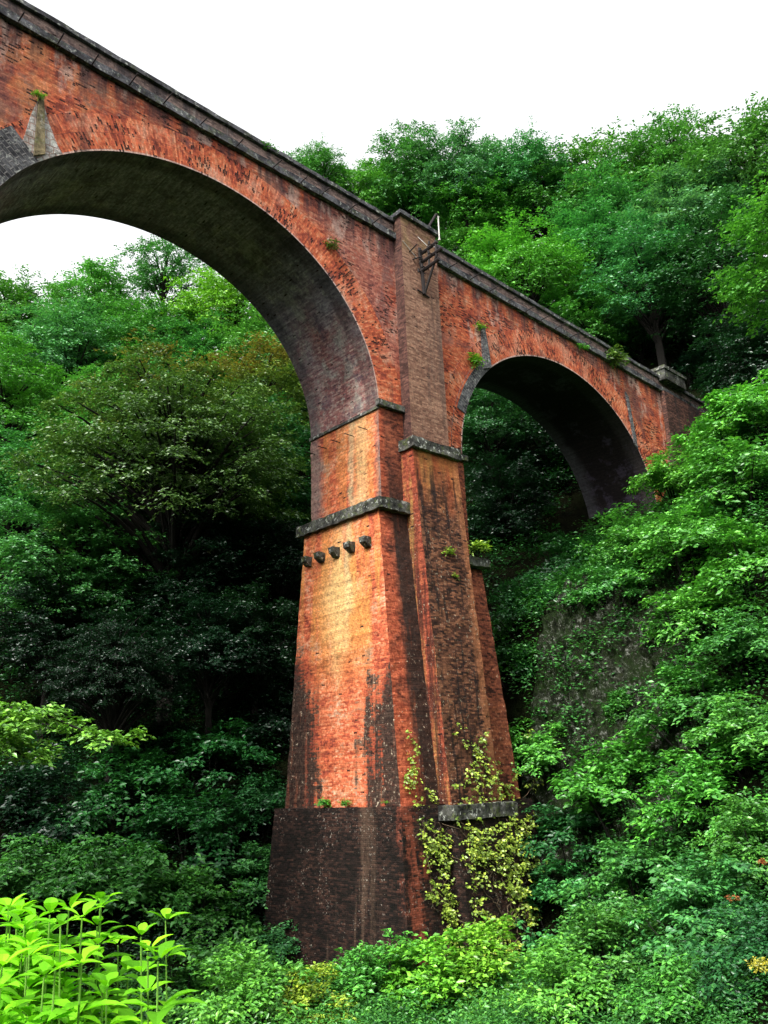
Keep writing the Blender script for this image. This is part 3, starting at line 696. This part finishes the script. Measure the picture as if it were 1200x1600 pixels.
def make_shrub(kind):
    if kind == 'bush': K, fz, tw, per, ll, flat, droop = 50, .85, 12, 9, .095, .5, .6
    elif kind == 'spray': K, fz, tw, per, ll, flat, droop = 44, .8, 12, 11, .095, .22, .7
    elif kind == 'broad': K, fz, tw, per, ll, flat, droop = 42, .8, 10, 7, .125, .5, .5
    p = norm(rng.normal(size=(K, 3))); p[:, 2] = np.abs(p[:, 2])*1.5-.6
    cs = p*rng.uniform(.3, .95, K)[:, None]*[1, 1, fz]; out = norm(cs+[0, 0, .2])
    me = leaves_mesh('foliage_'+kind, *sprays(cs, out, rng.uniform(.2, .42, K), tw, per, ll, flat, droop))
    paths = [(curve([rng.normal()*.06, rng.normal()*.06, -1.6], c, [0, 0, .12], 6), np.linspace(.03, .006, 6)) for c in cs[:14]]
    return me, tubes('stems_'+kind, paths, M_BARK, 5)
PROTO = {k: [make_tree(k) for _ in range(2)] for k in ('round', 'tier', 'tall', 'airy')}
PROTO['spread'] = [make_tree('spread')]*2
SHRUB = {k: [make_shrub(k) for _ in range(2)] for k in ('bush', 'spray', 'broad')}

COL = dict(yellow2=(.45, .42, .05), shade=(.045, .19, .036), red=(.42, .14, .05), mid=(.080, .28, .048), bright=(.098, .34, .048), lime=(.16, .42, .03), teal=(.065, .26, .075), dark=(.022, .115, .027), olive=(.085, .17, .035), brown=(.070, .150, .035), yellow=(.27, .44, .05), deep=(.006, .034, .011), blue=(.10, .30, .115))  # shade, dark and deep: greens blackened so the leaf colour carries shade
def on_slope(px, py, hfac, lo=12., hi=110., rpx=0):
    """walk out along a sight line until the crown would stand hfac*r above the ground"""
    d = ray(px, py); prev = None
    for t in np.arange(lo, hi, .5):
        p = CAM+d*t; r = rpx*t/FPX
        if p[2]-hfac*r <= Hs(p[0], p[1]): break
    return p, t
def clash(p, r):   # keep crowns out of the masonry
    return p
def plant(kind, px, py, rpx, col, label, group=None, D=None, hfac=None, tree=True, sz=1., mat=None, name=None, cat=None, vi=None):
    table = PROTO if tree else SHRUB
    hf = hfac if hfac is not None else (1.9 if tree else .35)
    if D is None: p, D = on_slope(px, py, hf, lo=66. if tree and px > 950 and py > 480 else 12., rpx=rpx)
    else: p = CAM+ray(px, py)*D
    r = rpx*D/FPX
    # never inside the bridge deck or pier
    if -1.5-r*.8 < p[1] < WID+1+r*.8 and p[2] > -2 and p[0] < 38 and D > 40 and tree: 
        p = CAM+ray(px, py)*(D*1.0); q = (WID+2+r*.85-CAM[1])/ray(px, py)[1]
        p = CAM+ray(px, py)*q; r = rpx*q/FPX
    g = Hs(p[0], p[1]); base = (p[0], p[1], min(g, p[2]-.2*r))
    nm = name or ('tree' if tree else 'shrub')
    root = empty(nm, base)
    cm, tm = table[kind][random.randrange(2) if vi is None else vi]
    a = random.uniform(0, 6.28)
    for part, me in (('crown' if tree else 'foliage', cm), ('trunk' if tree else 'stem', tm)):
        o = bpy.data.objects.new(part, me); C.objects.link(o); o.parent = root
        o.location = (0, 0, p[2]-base[2]); o.scale = (r, r, r*sz); o.rotation_euler = (0, 0, a)
        v = random.uniform(.85, 1.15); cc = COL[col]; o.color = (cc[0]*v*random.uniform(.9, 1.15), cc[1]*v, cc[2]*v*random.uniform(.85, 1.2), 1)
    tag(root, label, cat or ('tree' if tree else 'shrub'), group)
    return root
TREES = [
 # under the big arch, back to front
 ('round', 35, 510, 75, 'mid', 'green tree on the skyline at the left edge under the big arch'),
 ('round', 160, 488, 75, 'mid', 'round green tree on the skyline under the crown of the big arch'),
 ('airy', 262, 432, 62, 'teal', 'tallest thin see-through tree on the skyline under the big arch'),
 ('round', 350, 500, 85, 'lime', 'yellow-green bushy tree just under the dark arch soffit'),
 ('round', 100, 555, 85, 'teal', 'bluish green tree below the left skyline under the big arch'),
 ('round', 225, 545, 80, 'mid', 'rounded mid green tree between the skyline trees and the brown-topped tree'),
 ('round', 415, 560, 80, 'mid', 'green tree against the inner curve of the big arch above the olive tree'),
 ('tall', 300, 590, 70, 'teal', 'dark green tree standing right behind the brown-topped spreading tree'),
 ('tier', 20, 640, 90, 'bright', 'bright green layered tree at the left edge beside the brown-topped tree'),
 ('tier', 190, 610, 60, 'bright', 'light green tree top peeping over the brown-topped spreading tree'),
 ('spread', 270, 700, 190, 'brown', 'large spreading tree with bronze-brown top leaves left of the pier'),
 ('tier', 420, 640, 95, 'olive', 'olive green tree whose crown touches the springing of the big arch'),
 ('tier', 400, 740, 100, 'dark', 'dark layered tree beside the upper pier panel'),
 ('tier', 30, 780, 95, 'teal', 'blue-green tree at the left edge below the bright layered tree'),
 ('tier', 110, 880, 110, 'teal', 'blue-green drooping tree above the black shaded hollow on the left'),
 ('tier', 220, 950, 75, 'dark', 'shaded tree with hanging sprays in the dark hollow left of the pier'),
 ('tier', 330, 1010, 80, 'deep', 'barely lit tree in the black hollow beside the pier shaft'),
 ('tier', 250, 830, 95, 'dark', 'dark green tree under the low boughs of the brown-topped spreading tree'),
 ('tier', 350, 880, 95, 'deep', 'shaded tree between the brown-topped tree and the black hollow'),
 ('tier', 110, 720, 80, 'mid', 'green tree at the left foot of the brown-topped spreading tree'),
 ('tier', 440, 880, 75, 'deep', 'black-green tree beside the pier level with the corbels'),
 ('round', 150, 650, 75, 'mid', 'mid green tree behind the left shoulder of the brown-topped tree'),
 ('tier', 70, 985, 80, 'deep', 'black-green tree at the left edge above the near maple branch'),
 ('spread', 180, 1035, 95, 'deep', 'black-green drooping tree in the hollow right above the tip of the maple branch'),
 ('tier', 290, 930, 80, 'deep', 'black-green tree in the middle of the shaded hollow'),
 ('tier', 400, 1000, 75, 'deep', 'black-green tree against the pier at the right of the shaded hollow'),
 # above the deck, skyline
 ('round', 492, 275, 45, 'mid', 'small green tree top peeping over the parapet left of the skyline gap'),
 ('round', 575, 318, 62, 'bright', 'fresh green tree directly above the parapet left of the steel bracket'),
 ('tall', 640, 280, 60, 'teal', 'blue-green tree on the skyline above the left of the steel bracket'),
 ('round', 725, 280, 68, 'blue', 'hazy blue-green tree on the skyline above the pale pole'),
 ('round', 815, 285, 66, 'teal', 'round hazy tree in the middle of the right skyline'),
 ('airy', 935, 300, 82, 'mid', 'open branchy tree on the right skyline with bare limbs showing'),
 ('round', 1035, 275, 75, 'mid', 'green tree on the skyline left of the highest crown'),
 ('round', 1150, 285, 100, 'mid', 'highest tree on the skyline in the upper right corner'),
 ('round', 640, 330, 60, 'bright', 'light green tree right behind the pilaster cap and pole'),
 ('round', 740, 335, 75, 'bright', 'light green rounded tree between the pale pole and the hazy skyline trees'),
 ('round', 850, 330, 75, 'mid', 'mid green tree below the round hazy skyline tree'),
 ('tall', 960, 360, 80, 'teal', 'blue-green tree below the open branchy tree'),
 ('tier', 1075, 365, 90, 'blue', 'misty blue-green tree below the skyline near the right edge'),
 ('round', 740, 400, 62, 'mid', 'green tree resting above the parapet right of the pilaster'),
 ('round', 815, 430, 85, 'bright', 'large bright green tree over the middle of the small arch'),
 ('tier', 920, 410, 80, 'teal', 'layered blue-green tree right of the large bright tree'),
 ('tier', 1020, 440, 85, 'teal', 'layered tree above the dark hollow behind the end of the parapet'),
 ('tier', 1120, 430, 90, 'dark', 'shaded layered tree behind the near light green tree on the right'),
 ('tier', 915, 500, 60, 'bright', 'pale fresh green spray-layered tree hanging over the parapet of the small arch'),
 ('tier', 1000, 515, 55, 'dark', 'dim layered tree in front of the dark hollow above the end post'),
 ('tall', 1060, 530, 70, 'deep', 'dark narrow tree in the hollow behind the end post'),
 ('tall', 1120, 560, 75, 'deep', 'black-green tree in the hollow right of the end post'),
 ('tall', 1190, 560, 80, 'deep', 'black-green tree in the hollow at the right edge above the slope'),
 ('tier', 1150, 540, 85, 'deep', 'dark shaded tree on the right above the leafy slope'),
 # seen through the small arch
 ('tier', 770, 660, 70, 'dark', 'dim tree seen through the left of the small arch'),
 ('tier', 850, 730, 90, 'deep', 'nearly black tree seen through the middle of the small arch'),
 ('tier', 790, 800, 80, 'deep', 'nearly black tree seen low through the small arch beside the pier'),
]
for k, px, py, r, col, lab in TREES:
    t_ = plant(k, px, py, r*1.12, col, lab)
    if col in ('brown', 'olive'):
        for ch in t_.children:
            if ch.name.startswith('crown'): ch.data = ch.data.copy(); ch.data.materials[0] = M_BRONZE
plant('tier', 1305, 375, 140, 'bright', 'near light green tree reaching in from the upper right edge', D=27)
BUSH = 'shrubs on the leafy slope right of the pier'
SH = [
 ('spray', 1140, 672, 66, 'bright', 'bright arching shrub at the right end of the parapet', BUSH),
 ('spray', 1190, 640, 75, 'bright', 'light green shrub on the crest of the slope at the right edge', BUSH),
 ('spray', 1062, 755, 66, 'bright', 'light green shrub hiding the foot of the small arch', BUSH),
 ('spray', 1150, 760, 90, 'mid', 'green shrub below the crest shrub at the right edge', BUSH),
 ('bush', 990, 852, 62, 'mid', 'shrub in the mouth of the small arch below its right foot', BUSH),
 ('spray', 1080, 860, 85, 'bright', 'large layered shrub in the middle of the upper right slope', BUSH),
 ('bush', 1180, 880, 80, 'bright', 'light green shrub at the right edge level with the corbels', BUSH),
 ('bush', 890, 885, 70, 'dark', 'dark shrub on the slope edge under the small arch', BUSH),
 ('bush', 820, 950, 55, 'dark', 'dark leafy shrub close beside the right flank of the pier', BUSH),
 ('spray', 960, 920, 60, 'mid', 'shrub just above the mossy rock face', BUSH),
 ('bush', 1090, 970, 75, 'bright', 'bright shrub at the right rim of the mossy rock face', BUSH),
 ('spray', 1180, 1010, 80, 'mid', 'mid green shrub at the right edge right of the mossy rock face', BUSH),
 ('bush', 800, 1040, 42, 'dark', 'small dark shrub between the pier and the mossy rock face', BUSH),
 ('spray', 850, 1170, 68, 'bright', 'fresh green shrub leaning against the pier below the rock face', BUSH),
 ('bush', 1100, 1100, 80, 'mid', 'rounded shrub right of the rock face and below the bright rim shrub', BUSH),
 ('broad', 985, 1110, 36, 'mid', 'small pale-leaved shrub growing on the mossy rock face', BUSH),
 ('spray', 1180, 1150, 85, 'bright', 'vivid green shrub at the right edge in the middle of the slope', BUSH),
 ('spray', 990, 1230, 95, 'bright', 'big spreading shrub under the mossy rock face', BUSH),
 ('bush', 1110, 1260, 90, 'bright', 'light green shrub beside the big spreading shrub', BUSH),
 ('spray', 890, 1300, 75, 'dark', 'dark shrub right of the vine on the pier foot', BUSH),
 ('bush', 1190, 1320, 75, 'mid', 'mid green shrub at the right edge beside the small red sprig', BUSH),
 ('spray', 1010, 1370, 90, 'mid', 'wide shrub in the lower middle of the right slope', BUSH),
 ('spray', 870, 1420, 80, 'teal', 'blue-green shrub with hanging leaves by the pier foot', BUSH),
 ('spray', 1110, 1430, 95, 'teal', 'large blue-green shrub with hanging leaflets low on the right', BUSH),
 ('bush', 960, 1490, 80, 'mid', 'mid green shrub between the two hanging-leaved shrubs', BUSH),
 ('bush', 1190, 1500, 80, 'dark', 'dark green shrub in the lower right corner beside the yellow sprig', BUSH),
 ('spray', 1080, 1560, 85, 'mid', 'mid green shrub on the bottom edge near the lower right corner', BUSH),
 ('bush', 890, 1560, 85, 'bright', 'light green shrub on the bottom edge right of the pier', BUSH),
 # along the bottom in front of the pier
 ('broad', 780, 1520, 75, 'lime', 'yellow-green shrub in front of the right corner of the pier foot', 'shrubs along the bottom of the picture'),
 ('broad', 690, 1550, 80, 'lime', 'lime green shrub in front of the middle of the pier foot', 'shrubs along the bottom of the picture'),
 ('bush', 590, 1545, 75, 'bright', 'bright shrub in front of the left corner of the pier foot', 'shrubs along the bottom of the picture'),
 ('spray', 450, 1500, 60, 'teal', 'feathery blue-green shrub standing up against the dark plinth', 'shrubs along the bottom of the picture'),
 ('broad', 500, 1570, 55, 'yellow', 'yellowing shrub left of the pier foot on the bottom edge', 'shrubs along the bottom of the picture'),
 ('bush', 390, 1570, 85, 'bright', 'light green shrub on the bottom edge left of the yellowing shrub', 'shrubs along the bottom of the picture'),
 ('broad', 270, 1560, 75, 'mid', 'round-leaved green shrub beside the lime foreground plants', 'shrubs along the bottom of the picture'),
 # lower left behind the ravine
 ('spray', 400, 1380, 65, 'teal', 'blue-green shrub left of the dark plinth', 'shrubs in the shade left of the pier'),
 ('bush', 310, 1430, 80, 'mid', 'green shrub under the shaded bushes left of the plinth', 'shrubs in the shade left of the pier'),
 ('spray', 180, 1380, 95, 'mid', 'wide green shrub above the lime foreground plants', 'shrubs in the shade left of the pier'),
 ('spray', 60, 1370, 80, 'mid', 'green shrub at the left edge above the lime foreground plants', 'shrubs in the shade left of the pier'),
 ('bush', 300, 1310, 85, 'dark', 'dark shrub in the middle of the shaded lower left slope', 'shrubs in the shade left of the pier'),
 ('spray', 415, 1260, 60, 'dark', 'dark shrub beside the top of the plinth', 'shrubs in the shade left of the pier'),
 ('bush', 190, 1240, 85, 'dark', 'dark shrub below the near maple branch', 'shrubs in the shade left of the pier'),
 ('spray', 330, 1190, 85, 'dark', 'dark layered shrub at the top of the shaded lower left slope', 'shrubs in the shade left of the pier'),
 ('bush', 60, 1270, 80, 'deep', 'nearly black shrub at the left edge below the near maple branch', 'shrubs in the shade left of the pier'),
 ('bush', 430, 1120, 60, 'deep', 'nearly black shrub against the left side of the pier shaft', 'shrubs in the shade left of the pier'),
]
HOL = [(1075, 585, 50, 'low dark bush on the bank just behind the end post'), (1130, 590, 50, 'low dark bush on the bank right of the end post'), (1185, 575, 50, 'low dark bush on the bank at the right edge above the slope')]
for k, px, py, r, col, lab, gp in SH:
    plant(k, px, py, r*1.12, col, lab, gp, tree=False)

for px, py, r_, lab in HOL:
    p_, d_ = on_slope(px, py, .3, lo=64., rpx=r_)
    plant('bush', px, py, r_, 'deep', lab, 'bushes on the dark bank behind the end post', D=d_, tree=False)

# undergrowth: a mass nobody could count
def undergrowth(name, n_, amin, amax, dmin, dmax, col, label, keep, ll0=.15):
    az = np.radians(rng.uniform(amin, amax, n_)); D = dmin*(dmax/dmin)**rng.random(n_)
    P = CAM[:2]+np.c_[np.sin(az)*D, np.cos(az)*D]; k = keep(P); P = P[k]; D = D[k]
    z = H(P); e = .5
    gxx = (H(P+[e, 0])-z)/e; gyy = (H(P+[0, e])-z)/e; nr = norm(np.c_[-gxx, -gyy, np.ones(len(P))])
    sc = np.clip(D/34, .6, 2.2)
    c = np.c_[P, z]+nr*(.25*sc)[:, None]
    pos, dd, nn, L = sprays(c, norm(nr+[0, 0, .3]), .65*sc*rng.uniform(.7, 1.4, len(P)), 9, 8, 1., .6, .5)
    s = np.repeat(sc, 72); o = leaves_mesh(name, pos-0, dd, nn, ll0*s*rng.uniform(.7, 1.3, len(s)))
    ob = bpy.data.objects.new(name, o); C.objects.link(ob); ob.color = (*COL[col], 1)
    tag(ob, label, 'undergrowth', None, 'stuff')
def clear(P, m=1.0):
    x, y = P[:, 0], P[:, 1]
    pier_ = (np.abs(x) < 4.4+m*.3) & (y > -3.2-m*.3) & (y < 7.4+m*.3)
    abut = (x > 20.5) & (y > -.9) & (y < 5.9)
    rock = (np.abs(x-6.6) < 2.3) & (np.abs(y+4) < 3) & (rng.random(len(x)) < .35)
    left = (y > 4) & (x < 2) & (rng.random(len(x)) < .0)
    return ~(pier_ | abut | rock | left)
undergrowth('undergrowth', 4200, 38, 75, 12, 62, 'shade', 'low leafy undergrowth covering the right slope below the small arch', lambda P: clear(P) & (P[:, 1] < 4))
undergrowth('undergrowth', 1500, 12, 50, 12, 40, 'mid', 'low leafy undergrowth in the ravine bottom before the pier', lambda P: clear(P) & (P[:, 1] < 7))
undergrowth('undergrowth', 900, 14, 50, 36, 62, 'deep', 'dim undergrowth on the shaded slope behind the viaduct', lambda P: clear(P) & (P[:, 1] >= 7))
undergrowth('undergrowth', 2600, 12, 75, 50, 120, 'dark', 'wooded undergrowth on the high slope far behind the viaduct', lambda P: clear(P) & (P[:, 1] >= 7), .13)

# ------------------------------------------------------------------ near plants
def leafy_plant(base, stems, label):
    root = empty('leafy_plant', base)
    pos = []; dd = []; nn = []; LL = []; paths = []
    m = MB(); rn_ = []
    for sx, sy, h in stems:
        lean = rng.normal(size=2)*.10; top = np.array([sx+lean[0], sy+lean[1], h])
        path = curve([sx, sy, -.25], top, [lean[0]*.5, lean[1]*.5, 0], 6); paths.append((path, np.linspace(.005, .0022, 6)))
        nodes = 9; a0 = rng.uniform(0, 6.28)
        for k in range(nodes):
            f = 1-(k/nodes)**1.25*.7; p = np.array([np.interp(f*5, range(6), path[:, i]) for i in range(3)])
            for sgn in ((0, math.pi) if k > 2 else (0, math.pi/2, math.pi, math.pi*1.5)):
                a = a0+k*1.5+sgn+rng.normal()*.25; L = (.070+.022*min(k, 3))*rng.uniform(.8, 1.2)
                el = .62-.2*k+rng.normal()*.15
                d = Vector((math.cos(a)*math.cos(el), math.sin(a)*math.cos(el), math.sin(el))); s = d.cross(Vector((0, 0, 1))).normalized(); nm_ = s.cross(d)
                prof = [(0, .03), (.18, .62), (.42, 1.), (.7, .66), (.88, .25), (1, .0)]; rid = rng.random()
                pts = []
                for t, w in prof:
                    c_ = Vector(p)+d*(L*t+.01)-Vector((0, 0, 1))*(L*.32*t*t); ww = w*L*.23
                    pts.append((c_-s*ww+nm_*ww*.3, c_, c_+s*ww+nm_*ww*.3))
                for (a1, b1, c1), (a2, b2, c2) in zip(pts[:-1], pts[1:]):
                    m.poly([a1, b1, b2, a2]); m.poly([b1, c1, c2, b2]); rn_.extend([rid]*8)
    me = bpy.data.meshes.new('leaves'); me.from_pydata([tuple(v) for v in m.v], [], m.f)
    a = me.attributes.new('rnd', 'FLOAT', 'POINT'); a.data.foreach_set('value', rn_); me.materials.append(M_LIMEL)
    o = bpy.data.objects.new('leaves', me); C.objects.link(o); o.parent = root; o.color = (.19, .55, .02, 1)
    ms = tubes('stem', paths, M_STEM, 6); o2 = bpy.data.objects.new('stem', ms); C.objects.link(o2); o2.parent = root
    tag(root, label, 'plant', 'lime green plants in the near left corner')
M_STEM = plain('green_stem', (.16, .36, .05), .6)
for px, py, D, n_, top, lab in [
   (-20, 1560, 2.9, 120, 1424, 'tallest lime green large-leaved plant at the left edge of the bottom corner'),
   (12, 1590, 3.0, 95, 1452, 'lime green large-leaved plant with a leaf tip pointing right above its neighbours'),
   (10, 1600, 2.4, 60, 1500, 'lowest lime green plant cut by the bottom left corner'),
   (30, 1650, 2.8, 110, 1560, 'low lime green plant right of the others on the bottom edge')]:
    p = CAM+ray(px, py)*D; g = Hs(p[0], p[1]); zt = (CAM+ray(px, top)*D)[2]
    st = [(rng.uniform(-.2, .2), rng.uniform(-.2, .2), max(.2, zt-g)*(1-.45*rng.random()**1.6)) for _ in range(n_)]
    leafy_plant((p[0], p[1], g), st, lab)

def branch_tree(label, base, zroot, limbs, col, leaf=.06):
    root = empty('maple_tree', base); o = np.array(base)
    paths = [(curve([0, 0, -.5], [.1, 0, zroot+2.5], [.15, 0, 0], 7), np.linspace(.14, .07, 7))]
    cs = []; 
    for L in limbs:
        pts = [np.array(q)-o for q in L]; P_ = []
        for a, b in zip(pts[:-1], pts[1:]):
            for t in np.linspace(0, 1, 5, endpoint=False): P_.append(a+(b-a)*t)
        P_.append(pts[-1]); P_ = np.array(P_); paths.append((P_, np.linspace(.04, .006, len(P_))))
        for i in range(3, len(P_)):
            for _ in range(3): cs.append(P_[i]+rng.normal(size=3)*[.16, .16, .015])
    cs = np.array(cs); out = norm(rng.normal(size=cs.shape)*[1, 1, .2])
    me = leaves_mesh('crown', *sprays(cs, out, np.full(len(cs), .14), 6, 8, leaf, .12, .35))
    for nm, q, cc in (('crown', me, col), ('trunk', tubes('trunk', paths, M_BARK), None)):
        ob = bpy.data.objects.new(nm, q); C.objects.link(ob); ob.parent = root
        if cc: ob.color = (*cc, 1)
    tag(root, label, 'tree')
D = 8.
def at(px, py, d=D): return CAM+ray(px, py)*d
b = at(-330, 1200); gb = Hs(b[0], b[1])
tr = np.array([b[0], b[1], gb])
j = np.array([b[0]+.05, b[1], at(-330, 1010)[2]])
branch_tree('bright yellow-green maple branch reaching in at the left edge against the black hollow', tuple(tr), j[2]-gb,
    [[j, at(-180, 1090), at(-60, 1098), at(60, 1112), at(168, 1158)], [j, at(-150, 1120), at(-40, 1140), at(10, 1158), at(38, 1185)], [j, at(-160, 1095), at(-50, 1112, 8.3), at(90, 1135, 8.3)]], (.17, .40, .05))

# ------------------------------------------------------------------ plants on the masonry
def ysurf(x, z):
    if z < -18.15: return -2.35-(-18.15-z)*.12 if abs(x) < 1.75 else -1.62-(-17.55-z)*.1
    return -pd(z) if abs(x) < 1.48 else -dy(z)
M_TWIG = plain('brown_twig', (.11, .08, .05), .9)
def vine():
    pos = []; paths = []
    for _ in range(24):
        x = rng.uniform(-2.6, 4.6); z = -23.2; P_ = []; top = rng.uniform(-21.5, -16.8)
        if rng.random() < .2: top = -14.8
        dr = rng.normal()*.10
        while z < top:
            x += rng.normal()*.16+dr; z += rng.uniform(.08, .2); x = min(max(x, -2.9), 4.9)
            P_.append((x, ysurf(x, z)-rng.uniform(.04, .14)-(.1 if x > 3.7 else 0), z))
        if len(P_) > 3:
            paths.append((np.array(P_), np.linspace(.024, .007, len(P_))))
            w = np.array(P_); m_ = np.array([mn.noise(Vector((p[0]*1.1, 3.3, p[2]*.9))) for p in w]) > .02
            w = w[m_]; k = np.repeat(np.arange(len(w)), 3); kk = k[rng.random(len(k)) < .36]
            if len(kk): pos.append(w[kk]+rng.normal(size=(len(kk), 3))*[.16, .03, .12])
    for cx_, cz, n_ in ((-1.6, -17.8, 26), (2.4, -17.2, 24), (3.1, -18.4, 20), (1.2, -16.6, 24), (0.2, -15.7, 22), (-.2, -16.6, 12), (-.9, -19.1, 34), (.6, -18.9, 28), (2.0, -19.3, 22), (3.2, -20.0, 18), (-1.7, -20.3, 26), (.2, -21.0, 24), (2.0, -21.4, 16), (-2.3, -18.9, 14)):
        q = rng.normal(size=(n_, 3))*[.75, 0, .55]+[cx_, 0, cz]
        for i in range(n_): q[i, 1] = ysurf(q[i, 0], q[i, 2])-.12
        pos.append(q)
    c = np.concatenate(pos); out = norm(rng.normal(size=c.shape)*[.8, .2, .5]+[0, -1, .1])
    P2, d2, n2, L2 = sprays(c, out, rng.uniform(.12, .32, len(c)), 2, 4, .13, .8, .6, .35)
    n2 = n2+[0, -.6, 0]; P2[:, 1] -= .04
    v = tag(empty('climbing_vine', (0, -3.1, -23.3)), 'yellow-green climbing vine straggling up the lower front of the pier', 'vine')
    for nm, q, cc in (('leaves', leaves_mesh('vine_leaves', P2, d2, n2, L2, .75), (.30, .42, .06, 1)), ('stem', tubes('vine_stem', paths, M_TWIG, 5), None)):
        ob = bpy.data.objects.new(nm, q); C.objects.link(ob); adopt(ob, v, (0, -3.1, -23.3))
        if cc: ob.color = cc
vine()
def tuft(p, r, col, label, n_=7, name='small_plant', droop=.5):
    c = np.array([[0, 0, .04]])+rng.normal(size=(n_, 3))*[r*.5, r*.25, r*.12]
    me = leaves_mesh('tuft', *sprays(c, norm(rng.normal(size=(n_, 3))*[1, .5, .3]+[0, -.5, .5]), np.full(n_, r*.7), 6, 6, r*.34, .8, droop))
    st = tubes('tuft_stem', [(curve([0, .05, -.05], c[i], [0, 0, .02], 4), [.012, .01, .008, .004]) for i in range(min(4, n_))], M_BARK, 4)
    o = empty(name, p); 
    for nm, q in (('leaves', me), ('stem', st)):
        ob = bpy.data.objects.new(nm, q); C.objects.link(ob); ob.parent = o; ob.color = (*COL[col], 1)
    return tag(o, label, 'plant', 'small plants rooted in the masonry')
def on_y(px, py, y): d = ray(px, py); return tuple(CAM+d*((y-CAM[1])/d[1]))
def on_x(px, py, x): d = ray(px, py); return tuple(CAM+d*((x-CAM[0])/d[0]))
tuft(on_y(59, 149, -.25), .22, 'lime', 'tiny green tuft on the tip of the stone wedge over the big arch')
tuft(on_y(516, 385, -.08), .38, 'olive', 'olive tuft growing from the brick above the right haunch of the big arch')
tuft(on_y(751, 512, -.2), .3, 'lime', 'yellow-green tuft on the tip of the wedge over the small arch')
tuft(on_y(738, 563, -.15), .5, 'lime', 'trailing tuft left of the stone wedge beside the small arch', 9)
tuft(on_y(960, 562, -.3), .8, 'olive', 'olive bushy tuft on the string course above the small arch', 14)
tuft(on_y(911, 543, -.3), .35, 'bright', 'small tuft on the string course left of the olive bushy tuft')
tuft(on_y(418, 234, -.1), .35, 'mid', 'small weed sprouting from the coping above the big arch', 5)
tuft(on_y(700, 862, -1.25), .3, 'yellow', 'yellow-green sprig high on the lower pilaster')
tuft(on_y(712, 902, -1.3), .22, 'yellow', 'tiny yellow-green sprig just below the higher sprig on the pilaster', 4)
tuft(on_y(745, 858, -.95), .5, 'yellow', 'yellow-green sprig on the right side cornice of the pier', 10)
tuft(on_x(505, 1256, -3.85), .3, 'bright', 'row of green weeds along the left of the plinth top', 12)
tuft(on_x(538, 1257, -3.85), .25, 'bright', 'short green weeds on the middle of the plinth top', 8)
tuft(on_x(603, 1256, -3.85), .14, 'lime', 'tiny weed near the right corner of the plinth top', 4)

for px, py, rr, col, lab in [(1143, 1405, .15, 'red', 'small red-leaved sprig among the shrubs low on the right'), (1190, 1350, .14, 'red', 'small red-leaved sprig at the right edge'), (1188, 1512, .24, 'yellow2', 'yellow sprig at the right edge near the bottom corner'), (950, 1195, .3, 'bright', 'pale sprig on the lower rim of the mossy rock face')]:
    d_ = ray(px, py); t_ = 12.
    while t_ < 60 and CAM[2]+d_[2]*t_ > Hs(*(CAM+d_*t_)[:2])+1.5: t_ += .2
    tuft(tuple(CAM+d_*t_), rr, col, lab, 8)
print('objects', len(bpy.data.objects))
